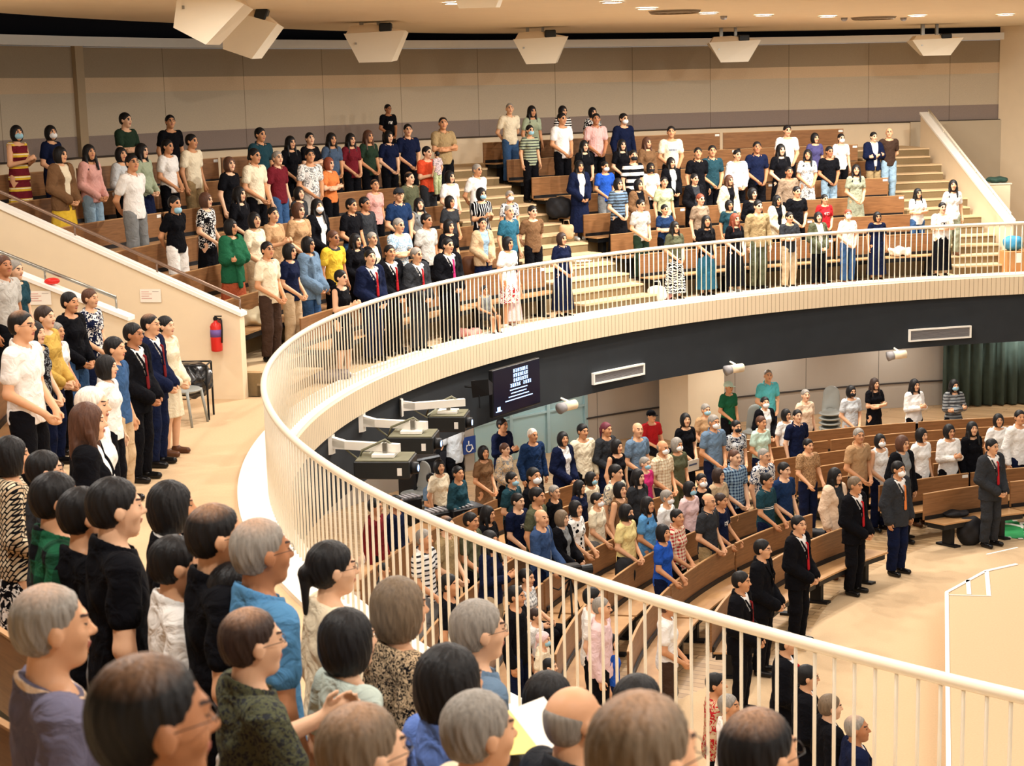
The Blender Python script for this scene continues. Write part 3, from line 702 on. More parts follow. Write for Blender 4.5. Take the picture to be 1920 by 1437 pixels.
PEOPLE_TXT = """
30,236|U|hold|f|bob:black|tank:maroon:ystripe|skirt:maroon:ystripe|maskblue
94,236|U|clasp|f|bob:black|tee:navy|trousers:navy|maskwhite
112,276|U|clasp|f|bob:black|cardigan:brown/cream|longskirt:yellow|
166,272|U|clasp|f|long:black|sweater:pink|trousers:lightblue|
234,212|U|fold|m|short:black|tee:darkgreen|?trousers:black|
318,216|U|side|m|short:black|tee:black|?trousers:black|glasses
226,277|U|clasp|f|bob:black|sweater:palegrey|?trousers:black|
265,270|U|clasp|f|long:black|sweater:sage|longskirt:navy|
246,290|U|back|m|short:black|polo:white|trousers:grey|glasses
313,262|U|clasp|f|pony:black|tee:white|trousers:black|
358,252|U|side|m|short:black|tee:cream|trousers:khaki|
326,368|U|back|f|short:black|polo:black|shorts:white|chinmask
385,362|U|clasp|f|bob:brown|tee:black:floralwhite|skirt:black|glasses
429,295|U|side|f|bob:brown|tee:black|trousers:black|glasses
487,240|U|clasp|m|short:black|polo:darkteal|?trousers:black|
476,279|U|clasp|m|short:black|polo:cream|trousers:black|glasses
519,284|U|side|m|short:grey|polo:maroon|trousers:blue|glasses
544,256|U|clasp|f|long:black|tee:black|trousers:black|
580,249|U|fold|f|pony:black|tee:black|?trousers:black|
580,280|U|clasp|m|short:black|tee:white:floralgrey|trousers:lightgrey|glasses
621,250|U|clasp|f|long:black|tee:slateblue|trousers:black|
657,251|U|clasp|f|long:black|tee:maroon|trousers:black|
690,245|U|clasp|f|long:brown|tee:darkgreen|trousers:black|
727,196|T|clasp|m|short:black|tee:black:logo|?trousers:black|glasses
728,246|U|clasp|f|bob:black|polo:navy|trousers:black|
764,233|U|clasp|m|short:black|polo:navy|trousers:black|glasses
616,296|U|fold|f|bob:auburn|polo:orange|trousers:black|
448,351|U|clasp|f|long:black|tee:black|?trousers:black|
432,412|U|fold|f|bob:black|shawl:green|longskirt:rust|
476,399|U|clasp|f|bob:black|tee:cream|trousers:beige|
511,389|U|hold|f|pony:black|tee:tan|trousers:navy|
560,351|U|clasp|f|bob:black|tee:darkgrey|?trousers:black|
559,381|U|clasp|f|bob:brown|tee:tan|trousers:black|glasses
594,374|U|clasp|f|long:black|cardigan:black/white|longskirt:white|maskwhite
658,373|U|clasp|m|short:black|polo:black|trousers:blue|glasses
683,370|U|side|m|short:black|sweater:darkgrey|trousers:black|glasses
702,337|U|side|f|thin:black|tee:pink|trousers:black|glasses
747,353|U|clasp|m|cap:darkgrey|polo:darkblue|trousers:black|
767,323|U|side|m|thin:black|polo:olive|?trousers:black|
785,372|U|clasp|f|long:black|tank:grey|?trousers:black|
624,433|U|side|m|short:brown|sport:yellow|?trousers:black|glasses
666,439|U|clasp|f|long:black|sweater:black|trousers:black|
697,436|U|clasp|f|short:grey|cardigan:black/cream|?trousers:black|glasses
747,410|U|fold|m|short:grey|tee:lightblue:floralwhite|?trousers:black|glasses
500,454|U|clasp|m|short:black|polo:cream|trousers:darkbrown|glasses
542,458|U|clasp|f|bob:black|tee:navy|trousers:beige|
577,445|U|clasp|f|bob:black|shawl:greyblue|trousers:blue|glasses
693,469|UF|clasp|m|short:black|suit:navy/red|trousers:navy|
730,460|UF|clasp|m|short:black|suit:black/red|trousers:black|glasses
780,465|UF|clasp|m|short:grey|suit:darkgrey/red|trousers:darkgrey|glasses
638,507|UF|hold|f|short:black|tank:black|skirt:black|
800,275|U|hold|m|short:black|tee:redorange|trousers:darkgrey|
830,220|U|fold|m|thin:black|polo:khaki|trousers:black|
843,321|U|clasp|f|bob:black|tee:white|?trousers:black|
894,308|U|back|m|short:grey|polo:white|?trousers:grey|glasses
843,368|U|clasp|f|bob:black|tee:darkgrey|skirt:black|
902,353|U|hold|f|bob:black|tee:black:wstripe|?trousers:black|maskblue
955,358|U|clasp|f|pony:grey|tee:white:floralnavy|?trousers:black|maskwhite
954,386|U|side|m|buzz:grey|polo:teal|?trousers:black|glasses
998,386|U|back|m|short:black|tee:brown|shorts:black|
799,401|U|side|m|short:black|polo:lightgrey|?trousers:black|
841,413|U|clasp|f|bob:black|tee:black|?trousers:black|
839,447|UF|clasp|m|short:black|suit:black/magenta|trousers:black|glasses
904,409|U|clasp|f|short:black|cardigan:beige/lightblue|skirt:navy|glasses
952,445|UF|side|f|bob:black|tee:white|skirt:white:floralred|
1053,437|UF|clasp|f|bob:darkbrown|polo:navy|longskirt:navy|
955,194|U|back|m|buzz:grey|polo:cream|trousers:blue|
997,199|U|side|f|long:black|tee:sage|?trousers:black|
993,235|U|side|f|short:black|tee:sage:gstripe|trousers:black|maskblue
1055,199|U|clasp|f|bob:black|tee:white:bstripe|?trousers:black|glasses
1053,212|U|clasp|m|short:black|tee:white|trousers:black|
1111,202|U|clasp|f|bob:black|tee:black:floralwhite|?trousers:black|
1117,213|U|clasp|m|short:black|polo:pink:pstripe|?trousers:black|
1095,264|U|clasp|f|long:black|tee:black|trousers:black|
1169,213|U|side|m|short:black|sweater:navy|?trousers:black|maskwhite
1086,302|U|clasp|f|long:black|cardigan:navy/white|longskirt:navy|
1134,303|U|clasp|m|short:black|tee:royal|trousers:grey|maskwhite
1166,262|U|clasp|f|long:black|tee:black|?trousers:black|
1159,335|U|clasp|f|bob:black|tee:greyblue:gstripe|longskirt:black|glasses
1213,258|U|clasp|f|long:brown|sweater:brown|?trousers:black|
1258,237|U|clasp|m|short:black|tee:cream:letters|?trousers:black|
1187,282|U|side|m|short:black|tee:black:wideband|?trousers:black|maskblack
1220,306|U|clasp|f|bob:black|tee:white|?trousers:black|maskblack
1258,296|U|clasp|f|long:black|cardigan:black/palegrey|?trousers:black|
1308,277|U|side|m|short:black|polo:black|trousers:black|
1335,273|U|clasp|m|short:black|polo:darkteal|trousers:black|glasses
1382,281|U|clasp|m|short:black|sweater:palegrey|?trousers:black|
1419,266|U|clasp|m|short:black|polo:navy|trousers:black|glasses
1476,235|U|clasp|m|short:black|tee:white|?trousers:black|
1464,271|U|clasp|f|long:black|tee:black|?longskirt:black|
1528,250|U|side|f|bob:black|tee:purple|?trousers:black|
1514,281|U|clasp|f|long:black|tee:white:floralgrey|skirt:white:floralgrey|
1555,275|U|clasp|m|short:black|tee:black|trousers:lightblue|glasses
1197,337|U|clasp|f|bob:black|cardigan:brown/black|?trousers:black|
1245,332|U|side|f|short:black|tee:palegreen|?trousers:black|
1302,326|U|clasp|f|pony:black|cardigan:black/darkgrey|trousers:black|
1367,329|U|side|f|long:brown|cardigan:cream/black|?trousers:black|
1411,353|U|clasp|f|bob:black|sweater:black|?trousers:black|
1479,313|U|side|m|short:black|sweater:taupe|?trousers:black|
1494,350|U|clasp|m|short:black|tee:black|?trousers:black|
1546,365|U|clasp|f|pony:black|tee:red:logo|?trousers:navy|
1201,374|U|clasp|m|short:black|polo:lightgrey|trousers:darkgreen|glasses
1246,384|U|fold|f|short:black|tee:darkblue|?trousers:black|
1313,364|U|side|f|short:auburn|tee:taupe|?trousers:black|glasses
1367,376|U|side|f|bob:black|tee:darkteal|skirt:black|
1421,376|UF|side|m|short:black|sweater:khaki|trousers:olive|
1457,367|U|clasp|f|long:black|cardigan:cream/black|?trousers:black|
1265,416|UF|clasp|f|long:black|tee:olive|longskirt:white:zebra|
1324,405|UF|clasp|f|long:black|tee:black|longskirt:teal|
1378,401|UF|clasp|f|long:auburn|tee:black|longskirt:black|
1480,398|UF|fold|m|short:black|tee:darkgrey|trousers:beige|
1534,398|UF|clasp|f|bob:black|cardigan:olive/white|trousers:black|
1590,393|UF|clasp|f|short:auburn|polo:white|trousers:blue|maskwhite
1645,398|UF|side|f|bob:black|tee:navy|longskirt:navy|glasses
1577,251|U|side|f|pony:black|tee:white|?trousers:black|maskwhite
1638,248|U|fold|m|short:black|cardigan:navy/white|trousers:khaki|
1667,240|U|back|m|bald:brown|tee:darkbrown|trousers:lightblue|glasses
1605,309|U|clasp|f|long:black|tee:sagegrey|longskirt:sagegrey|glasses
1721,354|U|fold|f|long:black|tee:white|trousers:blue|
1767,380|UF|fold|m|short:black|tee:white:logob|longskirt:black|
1787,338|U|side|f|long:black|tee:white|trousers:sagegrey|
908,536|UF|sit|m|short:black|tank:grey|shorts:darkgrey|small
959,480|UF|side|f|long:black|tee:pink|longskirt:palepink|small
26,489|N|side|f|short:grey|tee:darkteal|?trousers:black|
38,584|N|clasp|m|thin:black|polo:white|trousers:black|glasses
63,604|N|clasp|f|bob:black|tank:black:floralgrey|trousers:navy|
82,575|N|clasp|f|short:darkbrown|sweater:mustard|?trousers:navy|
104,606|N|clasp|f|short:grey|polo:white|?trousers:black|
129,549|N|clasp|f|short:black|sweater:black|trousers:blue|
167,543|N|clasp|f|short:brown|tee:navy:floralwhite|trousers:navy|
213,633|N|side|m|short:black|polo:blue|trousers:beige|
248,607|NF|clasp|m|short:black|suit:black/darkred|trousers:black|glasses
280,590|NF|clasp|m|thin:black|suit:navy/darkred|trousers:navy|glasses
309,594|NF|clasp|f|pony:black|sweater:cream|skirt:cream|
198,668|N|side|f|bob:black|polo:white|trousers:black|
170,728,12.2|N|clasp|f|short:white|polo:white|?trousers:black|
162,759|N|clasp|f|long:brown|cardigan:black/white|?trousers:black|
5,480|N|side|m|short:brown|polo:lightgrey|?trousers:black|
18,822|N|clasp|f|bob:black|sweater:cream:geo|skirt:black:floralwhite|
80,848|N|side|m|short:black|tee:darkgrey|?trousers:black|glasses
100,890|N|side|m|short:black|polo:green:plaidgreen|?trousers:black|
152,918|N|side|f|short:black|tee:black|?trousers:black|
210,900|N|side|m|short:black|polo:black:strap|trousers:black|
318,907|N|side|f|bob:black|cardigan:black/white|?trousers:black|
400,949|N|side|m|thin:black|polo:black|?trousers:black|glasses
325,1009|N|side|m|short:black|polo:white|?trousers:black|
484,977|N|side|m|thin:grey|polo:midblue|trousers:navy|glasses
436,1060|N|side|m|short:black|tee:white|?trousers:black|glasses
618,1019|N|side|f|pony:black|sweater:cream|?trousers:black|glasses
87,1102,4.2|N|side|m|thin:grey|tee:purplegrey:trim|?trousers:black|
270,1238,2.35|N|side|m|thin:black|polo:black|?trousers:black|glasses
466,1145,4.6|N|side|m|thin:darkbrown|polo:olive:fleck|?trousers:black|glasses
649,1148,5.4|N|side|f|bob:black|tee:palesage|?trousers:black|
746,1089,6.2|N|side|f|bob:greybrown|sweater:grey:fleckbw|?trousers:black|
840,1217,4.7|N|side|f|bob:black|polo:cornflower|?trousers:black|
672,1327,3.4|N|side|m|thin:greybrown|polo:darkgrey|?trousers:black|glasses
893,1130,6.5|N|side|m|short:grey|polo:greyblue|?trousers:black|glasses
893,1303,3.9|N|side|f|short:grey|tee:cream|?trousers:black|
1028,1266,6.3|N|side|f|bob:black|tee:grey|?trousers:black|
1072,1290,4.6|N|side|m|bald:grey|polo:darkgrey|?trousers:black|
1195,1270,5.6|N|side|m|short:black|tee:darkgrey|?trousers:black|
1200,1308,2.6|N|side|m|thin:greybrown|polo:darkgrey|?trousers:black|glasses
1420,1336,3.9|N|side|m|thin:black|polo:darkgrey|?trousers:black|glasses
941,785|L|hold|m|short:black|sweater:navy|?trousers:black|
998,804|L|side|m|buzz:white|sweater:darkblue|trousers:black|
946,832|L|clasp|f|short:brown|sweater:beige:floralgrey|?trousers:black|
906,837|L|clasp|f|bob:black|tee:brown|skirt:brown|
858,875|L|clasp|f|short:black|sweater:darkteal|?trousers:black|
823,863|L|side|f|bob:black|tee:cream|?trousers:black|
808,888|L|sit|f|short:black|tee:greyblue|?trousers:black|
850,775|L|back|m|short:black|polo:palegrey|trousers:black|
959,886|L|clasp|m|short:black|polo:darkteal|?trousers:black|maskblue
1000,878|L|side|m|short:black|tee:black|?trousers:black|maskwhite
970,926|L|pew|m|short:black|tee:navy:logo|?trousers:navy|
1006,915|L|side|m|short:black|tee:olive|?trousers:black|
1039,911|L|side|f|short:grey|tee:black|?trousers:black|glasses
1014,956|L|pew|m|bald:grey|sweater:denim:strap|?trousers:navy|
1053,958|L|pew|f|bob:greybrown|cardigan:black/grey|?trousers:black|
1079,940|L|pew|f|bob:black|tee:white:dots|skirt:black|
1119,925|L|pew|f|short:black|tee:cream|?trousers:grey|maskwhite
1086,902|L|side|f|long:black|sweater:navy|?trousers:black|
1108,886|L|side|f|bob:black|tee:cream|?trousers:black|maskblue
1154,872|L|side|m|short:black|tee:cream:floralgrey|?trousers:black|
1162,905|L|side|f|bob:black|tank:brown|?trousers:black|
914,950|L|pew|f|long:black|tee:black|?trousers:black|
882,962|L|pew|m|short:black|tee:olive|?trousers:black|
918,997|L|hold|f|long:black|sweater:navy|trousers:beige|maskwhite
836,969|L|clasp|m|thin:black|polo:khaki|?trousers:black|
794,993|L|pew|m|buzz:grey|polo:white:gstripe|trousers:grey|
1055,811|L|clasp|f|bob:black|cardigan:navy/white|?trousers:black|
1092,796|L|side|m|short:black|sweater:cream|?trousers:black|
1136,793|L|clasp|m|pony:maroon|sweater:darkgrey|trousers:navy|
1156,825|L|side|f|bob:black|tank:black|?trousers:black|
1195,793|L|clasp|m|bald:grey|tee:greyblue|?trousers:black|
1221,770|L|sit|m|cap:black|tee:red|?trousers:black|
1242,827|L|clasp|m|bald:grey|polo:cream:plaidbrown|trousers:darkgrey|maskwhite
1269,822|L|clasp|f|bob:grey|tee:olive|?trousers:olive|maskwhite
1285,776|L|clasp|f|bob:black|tee:black|?trousers:black|
1323,758|L|clasp|f|short:grey|tee:tan|?trousers:black|maskblue
1338,779|L|clasp|m|short:grey|polo:greyblue|trousers:navy|maskwhite
1380,789|L|clasp|f|short:black|tee:palegrey:floralnavy|?trousers:black|maskblack
1377,844|L|clasp|m|buzz:brown|polo:lightblue:plaidblue|trousers:navy|
1196,881|L|side|f|long:black|tee:darkgrey|?trousers:black|
1209,858|L|side|f|short:grey|tee:magenta|?trousers:black|maskblue
1293,904|L|side|f|bob:black|tee:palepink|?trousers:black|maskblue
1315,889|L|side|f|short:black|tee:black|?trousers:black|maskwhite
1347,879|L|pew|f|bob:darkbrown|tee:beige|?trousers:black|
1328,926|L|clasp|m|bald:black|polo:darkgrey|trousers:khaki|glasses
1351,926|L|pew|m|short:darkbrown|tee:navy:logo|trousers:olive|
1250,920|L|side|f|short:grey|tee:white|?trousers:black|maskwhite
1214,933|L|clasp|f|long:black|tee:skyblue|?skirt:black|
1174,947|L|clasp|f|bob:black|tee:lemon|trousers:black|maskblack
1243,985|L|pew|f|bob:black|tee:royal|?trousers:navy|
1269,956|L|clasp|f|short:black|polo:cream:plaidred|?trousers:black|
1437,888|L|pew|m|short:black|polo:darkteal:chest|trousers:navy|
1470,868|L|clasp|m|short:black|tee:darkblue|trousers:darkgreen|
1432,842|L|side|m|buzz:grey|polo:white:floralblue|?trousers:black|glasses
1495,769|L|side|m|short:black|polo:navy|?trousers:navy|glasses
1474,768|L|side|f|bob:black|tee:white|?trousers:black|
1427,781|L|clasp|f|short:brown|tee:mint|trousers:navy|
1434,745|L|clasp|f|short:black|cardigan:black/white|?trousers:black|maskwhite
1440,694|L|clasp|m|buzz:grey|polo:aqua|shorts:navy|
1366,716|L|clasp|f|cap:mint|tee:green|trousers:black|
1510,731|L|side|f|short:grey|tee:palepeach|?trousers:black|
1515,824|L|pew|m|short:black|tee:tan:fleck|trousers:navy|
1596,724|L|clasp|f|bob:black|tee:palegrey|skirt:palegrey|maskblack
1640,710|L|fold|f|long:darkbrown|tee:black|skirt:black|
1715,712|L|hold|f|long:black|sweater:white|trousers:black|
1789,713|L|fold|f|long:black|sweater:grey:gstripe|?trousers:black|maskblue
1610,804|L|clasp|m|short:grey|polo:tan|?trousers:black|glasses
1650,815|L|clasp|f|bob:black|tank:white|trousers:navy|maskwhite
1692,818|L|side|f|bob:brown|cardigan:black/grey|?trousers:black|glasses
1728,804|L|side|f|bob:black|tee:white|trousers:black|
1780,797|L|hold|f|bob:black|sweater:white|trousers:black|glasses
1823,792|L|side|f|long:black|sweater:black|trousers:black|
1872,777|L|side|f|bob:black|tee:white|trousers:black|
1912,770|L|side|m|short:black|sweater:white|trousers:navy|
1860,824|LF|clasp|m|short:black|suit:darkgrey/red|trousers:darkgrey|glasses
1684,866|LF|side|m|short:black|suit:darkgrey/orange|trousers:navy|maskwhite
1603,895|LF|clasp|m|short:greybrown|suit:black/red|trousers:black|glasses
1566,879|L|side|f|long:black|cardigan:palepeach/darkgrey|?trousers:navy|
1497,968|LF|clasp|m|short:black|suit:black/red|trousers:black|glasses
1429,1013|LF|clasp|m|short:black|suit:black/-|trousers:black|glasses
1389,1073|LF|clasp|m|short:black|suit:black/darkred|trousers:black|
1474,1186|LF|clasp|m|short:black|suit:black/red|trousers:black|
1513,1249|LF|clasp|m|short:black|suit:black/-|trousers:black|glasses
1556,1304|LF|clasp|m|short:greybrown|suit:black/-|trousers:black|
1606,1344|LF|clasp|m|thin:grey|suit:navy/-|trousers:black|
1342,1264|LF|side|f|short:black|sweater:beige:floralred|?trousers:black|
1366,1304|LF|side|f|short:grey|tee:white|?trousers:black|
1251,1120|LF|clasp|f|short:brown|polo:white|trousers:darkbrown|
1127,1121|LF|side|m|buzz:grey|sweater:palepink|trousers:black|
1110,1103|LF|side|m|short:black|tee:white|?trousers:black|
1146,1190|LF|side|f|bob:black|tee:royal|?trousers:navy|glasses,small
1018,1186|LF|side|f|scarf:palepink|tee:cream|?trousers:black|maskblue,small
1030,1236|LF|side|m|short:black|tee:darkgrey|?trousers:black|small
1004,1142|LF|side|m|short:darkbrown|tee:white|?trousers:black|small
966,1100|LF|side|m|short:black|sweater:black|?trousers:navy|
986,1068|LF|sit|f|short:black|tee:white:plaidgrey|?trousers:black|
719,1057|LF|side|m|short:black|tee:darkgrey|?trousers:black|small
842,1078|L|side|m|short:black|tee:black|?trousers:black|
702,936|L|side|m|short:black|sweater:darkred|?trousers:black|
742,930|L|side|m|short:black|sweater:navy|?trousers:black|
"""
# ================================================================= CLOTH AND HAIR MATERIALS
RGB = dict(black=(13, 13, 18), navy=(18, 26, 54), darkblue=(28, 50, 86), royal=(36, 82, 176), blue=(60, 92, 134), midblue=(84, 136, 178), skyblue=(92, 152, 206), cornflower=(104, 134, 206),
 lightblue=(150, 178, 198), slateblue=(74, 92, 116), greyblue=(106, 130, 154), denim=(56, 78, 116), teal=(44, 98, 120), darkteal=(34, 66, 76), aqua=(96, 196, 204), green=(34, 96, 66), darkgreen=(38, 56, 42),
 mint=(196, 222, 206), sage=(166, 176, 148), sagegrey=(158, 162, 138), palesage=(188, 200, 190), palegreen=(196, 204, 158), olive=(88, 90, 68), khaki=(168, 144, 104), beige=(204, 176, 140), tan=(188, 150, 110),
 taupe=(148, 126, 104), brown=(122, 90, 62), darkbrown=(66, 48, 38), cream=(240, 226, 196), white=(246, 242, 236), lightgrey=(196, 192, 184), palegrey=(206, 210, 212), grey=(136, 138, 138), darkgrey=(50, 52, 56),
 pink=(226, 170, 160), palepink=(236, 204, 204), palepeach=(236, 206, 176), maroon=(110, 30, 40), darkred=(120, 32, 34), red=(184, 36, 42), redorange=(226, 84, 50), orange=(226, 130, 70), rust=(170, 84, 54), yellow=(230, 190, 62),
 mustard=(206, 168, 84), lemon=(238, 218, 150), purple=(78, 74, 118), purplegrey=(108, 104, 124), magenta=(204, 52, 116), auburn=(130, 62, 40), greybrown=(122, 110, 92))
NAMES = dict(darkblue='dark blue', royal='royal blue', midblue='mid blue', skyblue='sky blue', cornflower='cornflower blue', lightblue='light blue', slateblue='slate blue', greyblue='grey-blue', denim='denim blue', darkteal='dark teal', darkgreen='dark green',
 mint='mint', sage='sage green', sagegrey='sage-grey', palesage='pale sage', palegreen='pale green', darkbrown='dark brown', lightgrey='light grey', palegrey='pale grey', darkgrey='dark grey', palepink='pale pink', palepeach='pale peach',
 darkred='dark red', redorange='red-orange', lemon='pale yellow', purplegrey='purple-grey', greybrown='grey-brown')
PNAME = dict(ystripe='yellow-striped', floralwhite='white-patterned', floralgrey='grey-patterned', floralnavy='navy-patterned', floralblue='blue-patterned', floralred='red-patterned', logo='printed', logob='printed', wstripe='white-striped',
 gstripe='grey-striped', bstripe='black-striped', pstripe='finely striped', letters='lettered', wideband='white-banded', zebra='zebra-patterned', geo='geometric-patterned', plaidgreen='black plaid', plaidbrown='brown checked', plaidblue='checked',
 plaidred='red checked', plaidgrey='grey checked', strap='white-strapped', trim='cream-trimmed', fleck='flecked', fleckbw='black-flecked', dots='black-spotted', chest='white-banded')
def nmx(N, L, fac, a, b):
    mx = N.new('ShaderNodeMix'); mx.data_type = 'RGBA'
    if isinstance(fac, float): mx.inputs['Factor'].default_value = fac
    else: L.new(fac, mx.inputs['Factor'])
    for k, v in (('A', a), ('B', b)):
        if isinstance(v, tuple): mx.inputs[k].default_value = (*v[:3], 1)
        else: L.new(v, mx.inputs[k])
    return mx.outputs['Result']
def cloth(col, pat=''):
    return (cloth_family(pat if pat != 'fleck' or col != 'tan' else 'fleckbrown'), srgb(RGB[col]))
def cloth_family(pat):
    key = 'cloth_'+(pat or 'plain')
    if key in MATS: return MATS[key]
    m, nt, N, L, B = newmat(key); oi = N.new('ShaderNodeObjectInfo'); c = oi.outputs['Color']
    tc = N.new('ShaderNodeTexCoord'); P = tc.outputs['Object']; sp = N.new('ShaderNodeSeparateXYZ'); L.new(P, sp.inputs[0])
    def mth(op, a, b=None):
        n = N.new('ShaderNodeMath'); n.operation = op
        for i, v in enumerate((a, b)):
            if v is None: continue
            if isinstance(v, (int, float)): n.inputs[i].default_value = v
            else: L.new(v, n.inputs[i])
        return n.outputs[0]
    def stripes(ax, per, w, ph=0.0): return mth('LESS_THAN', mth('FRACT', mth('ADD', mth('MULTIPLY', sp.outputs[ax], 1/per), ph+50)), w)
    def voro(scale, th, metric='EUCLIDEAN', feat='F1'):
        v = N.new('ShaderNodeTexVoronoi'); v.inputs['Scale'].default_value = scale; v.feature = feat; L.new(P, v.inputs['Vector']); return mth('LESS_THAN', v.outputs['Distance'], th)
    def noise(scale, th, dist=1.0):
        v = N.new('ShaderNodeTexNoise'); v.inputs['Scale'].default_value = scale; v.inputs['Distortion'].default_value = dist; L.new(P, v.inputs['Vector']); return mth('GREATER_THAN', v.outputs['Fac'], th)
    def band(ax, lo, hi): return mth('MULTIPLY', mth('GREATER_THAN', sp.outputs[ax], lo), mth('LESS_THAN', sp.outputs[ax], hi))
    K = lambda n: srgb(RGB[n]); out = c
    if pat == 'ystripe': out = nmx(N, L, stripes(2, .17, .35), c, K('yellow')); out = nmx(N, L, stripes(2, .17, .1, .8), out, K('cream'))
    elif pat.startswith('floral'):
        o = {'floralwhite': 'white', 'floralgrey': 'grey', 'floralnavy': 'navy', 'floralblue': 'darkblue', 'floralred': 'red'}[pat]; out = nmx(N, L, noise(16, .53, 2.2), c, K(o))
        if pat in ('floralblue', 'floralnavy'): out = nmx(N, L, voro(26, .22), out, K('black'))
    elif pat in ('logo', 'logob'):
        f = mth('MULTIPLY', mth('MULTIPLY', band(2, 1.17, 1.24), band(0, -.07, .07)), mth('GREATER_THAN', sp.outputs[1], 0.0)); f = mth('MULTIPLY', f, noise(36, .5)); out = nmx(N, L, f, c, K('white' if pat == 'logo' else 'darkgrey'))
    elif pat == 'letters':
        f = mth('MULTIPLY', mth('MULTIPLY', band(2, 1.19, 1.225), band(0, -.085, .085)), mth('GREATER_THAN', sp.outputs[1], 0.0)); f = mth('MULTIPLY', f, stripes(0, .024, .7)); out = nmx(N, L, f, c, K('blue'))
    elif pat == 'wstripe': out = nmx(N, L, stripes(0, .045, .3), c, K('white'))
    elif pat == 'gstripe': out = nmx(N, L, stripes(2, .06, .35), c, K('darkgrey'))
    elif pat == 'bstripe': out = nmx(N, L, stripes(2, .055, .5), c, K('black'))
    elif pat == 'pstripe': out = nmx(N, L, stripes(0, .03, .35), c, K('palepink'))
    elif pat == 'wideband': out = nmx(N, L, stripes(2, .13, .5), c, K('white'))
    elif pat == 'zebra':
        w = N.new('ShaderNodeTexWave'); w.inputs['Scale'].default_value = 6; w.inputs['Distortion'].default_value = 9; w.inputs['Detail Scale'].default_value = 2; w.bands_direction = 'Z'; L.new(P, w.inputs['Vector']); out = nmx(N, L, mth('GREATER_THAN', w.outputs['Fac'], .5), c, K('black'))
    elif pat == 'geo':
        ch = N.new('ShaderNodeTexBrick'); ch.inputs['Scale'].default_value = 22; ch.inputs['Brick Width'].default_value = .9; ch.inputs['Row Height'].default_value = .5; ch.inputs['Mortar Size'].default_value = .09
        mp = N.new('ShaderNodeMapping'); mp.inputs['Rotation'].default_value = (1.2, .5, .7); L.new(P, mp.inputs[0]); L.new(mp.outputs[0], ch.inputs['Vector'])
        for k, v in (('Color1', K('beige')), ('Color2', K('cream')), ('Mortar', K('black'))): ch.inputs[k].default_value = (*v, 1)
        out = ch.outputs['Color']
    elif pat.startswith('plaid'):
        o, per, w = {'plaidgreen': ('black', .12, .5), 'plaidbrown': ('tan', .05, .3), 'plaidblue': ('darkblue', .045, .45), 'plaidred': ('red', .05, .45), 'plaidgrey': ('grey', .05, .45)}[pat]
        f = mth('MULTIPLY', mth('ADD', stripes(0, per, w), stripes(2, per, w)), .5); out = nmx(N, L, f, c, K(o))
    elif pat == 'strap':
        f = mth('LESS_THAN', mth('ABSOLUTE', mth('SUBTRACT', mth('SUBTRACT', mth('MULTIPLY', sp.outputs[0], -1.0), .13), mth('MULTIPLY', mth('SUBTRACT', sp.outputs[2], 1.38), .25))), .016); out = nmx(N, L, f, c, K('grey'))
    elif pat == 'trim':
        v = N.new('ShaderNodeVectorMath'); v.operation = 'DISTANCE'; v.inputs[1].default_value = (0, .012, 1.43); L.new(P, v.inputs[0]); out = nmx(N, L, mth('MULTIPLY', mth('GREATER_THAN', v.outputs['Value'], .100), mth('LESS_THAN', v.outputs['Value'], .112)), c, K('palepeach'))
    elif pat == 'fleck': out = nmx(N, L, noise(70, .54), c, K('darkgrey'))
    elif pat == 'fleckbrown': out = nmx(N, L, noise(70, .54), c, K('brown'))
    elif pat == 'fleckbw': out = nmx(N, L, noise(45, .5, 3), K('beige'), K('black'))
    elif pat == 'dots': out = nmx(N, L, voro(15, .34), c, K('black'))
    elif pat == 'chest': out = nmx(N, L, mth('ADD', band(2, 1.12, 1.135), band(2, 1.15, 1.16)), c, K('white'))
    nz = N.new('ShaderNodeTexNoise'); nz.inputs['Scale'].default_value = 11; nz.inputs['Detail'].default_value = 3; L.new(P, nz.inputs['Vector'])
    bp = N.new('ShaderNodeBump'); nz.inputs['Distortion'].default_value = 1.2; bp.inputs['Strength'].default_value = .6; bp.inputs['Distance'].default_value = .04; L.new(nz.outputs['Fac'], bp.inputs['Height']); L.new(bp.outputs['Normal'], B.inputs['Normal'])
    n2 = N.new('ShaderNodeTexNoise'); n2.inputs['Scale'].default_value = 240; L.new(P, n2.inputs['Vector'])
    out = nmx(N, L, n2.outputs['Fac'], out, nmx(N, L, .18, out, (0.0, 0.0, 0.0)))
    L.new(out, B.inputs['Base Color']); B.inputs['Roughness'].default_value = .9; B.inputs['Specular IOR Level'].default_value = .1
    MATS[key] = m; return m
def hairmat(col, thin=False):
    return (hair_family(thin), srgb({'black': (15, 13, 14), 'brown': (78, 50, 36), 'darkbrown': (48, 34, 28), 'auburn': (120, 58, 38), 'grey': (130, 124, 116), 'white': (224, 214, 200), 'greybrown': (104, 88, 70), 'maroon': (96, 40, 52)}.get(col, RGB.get(col))))
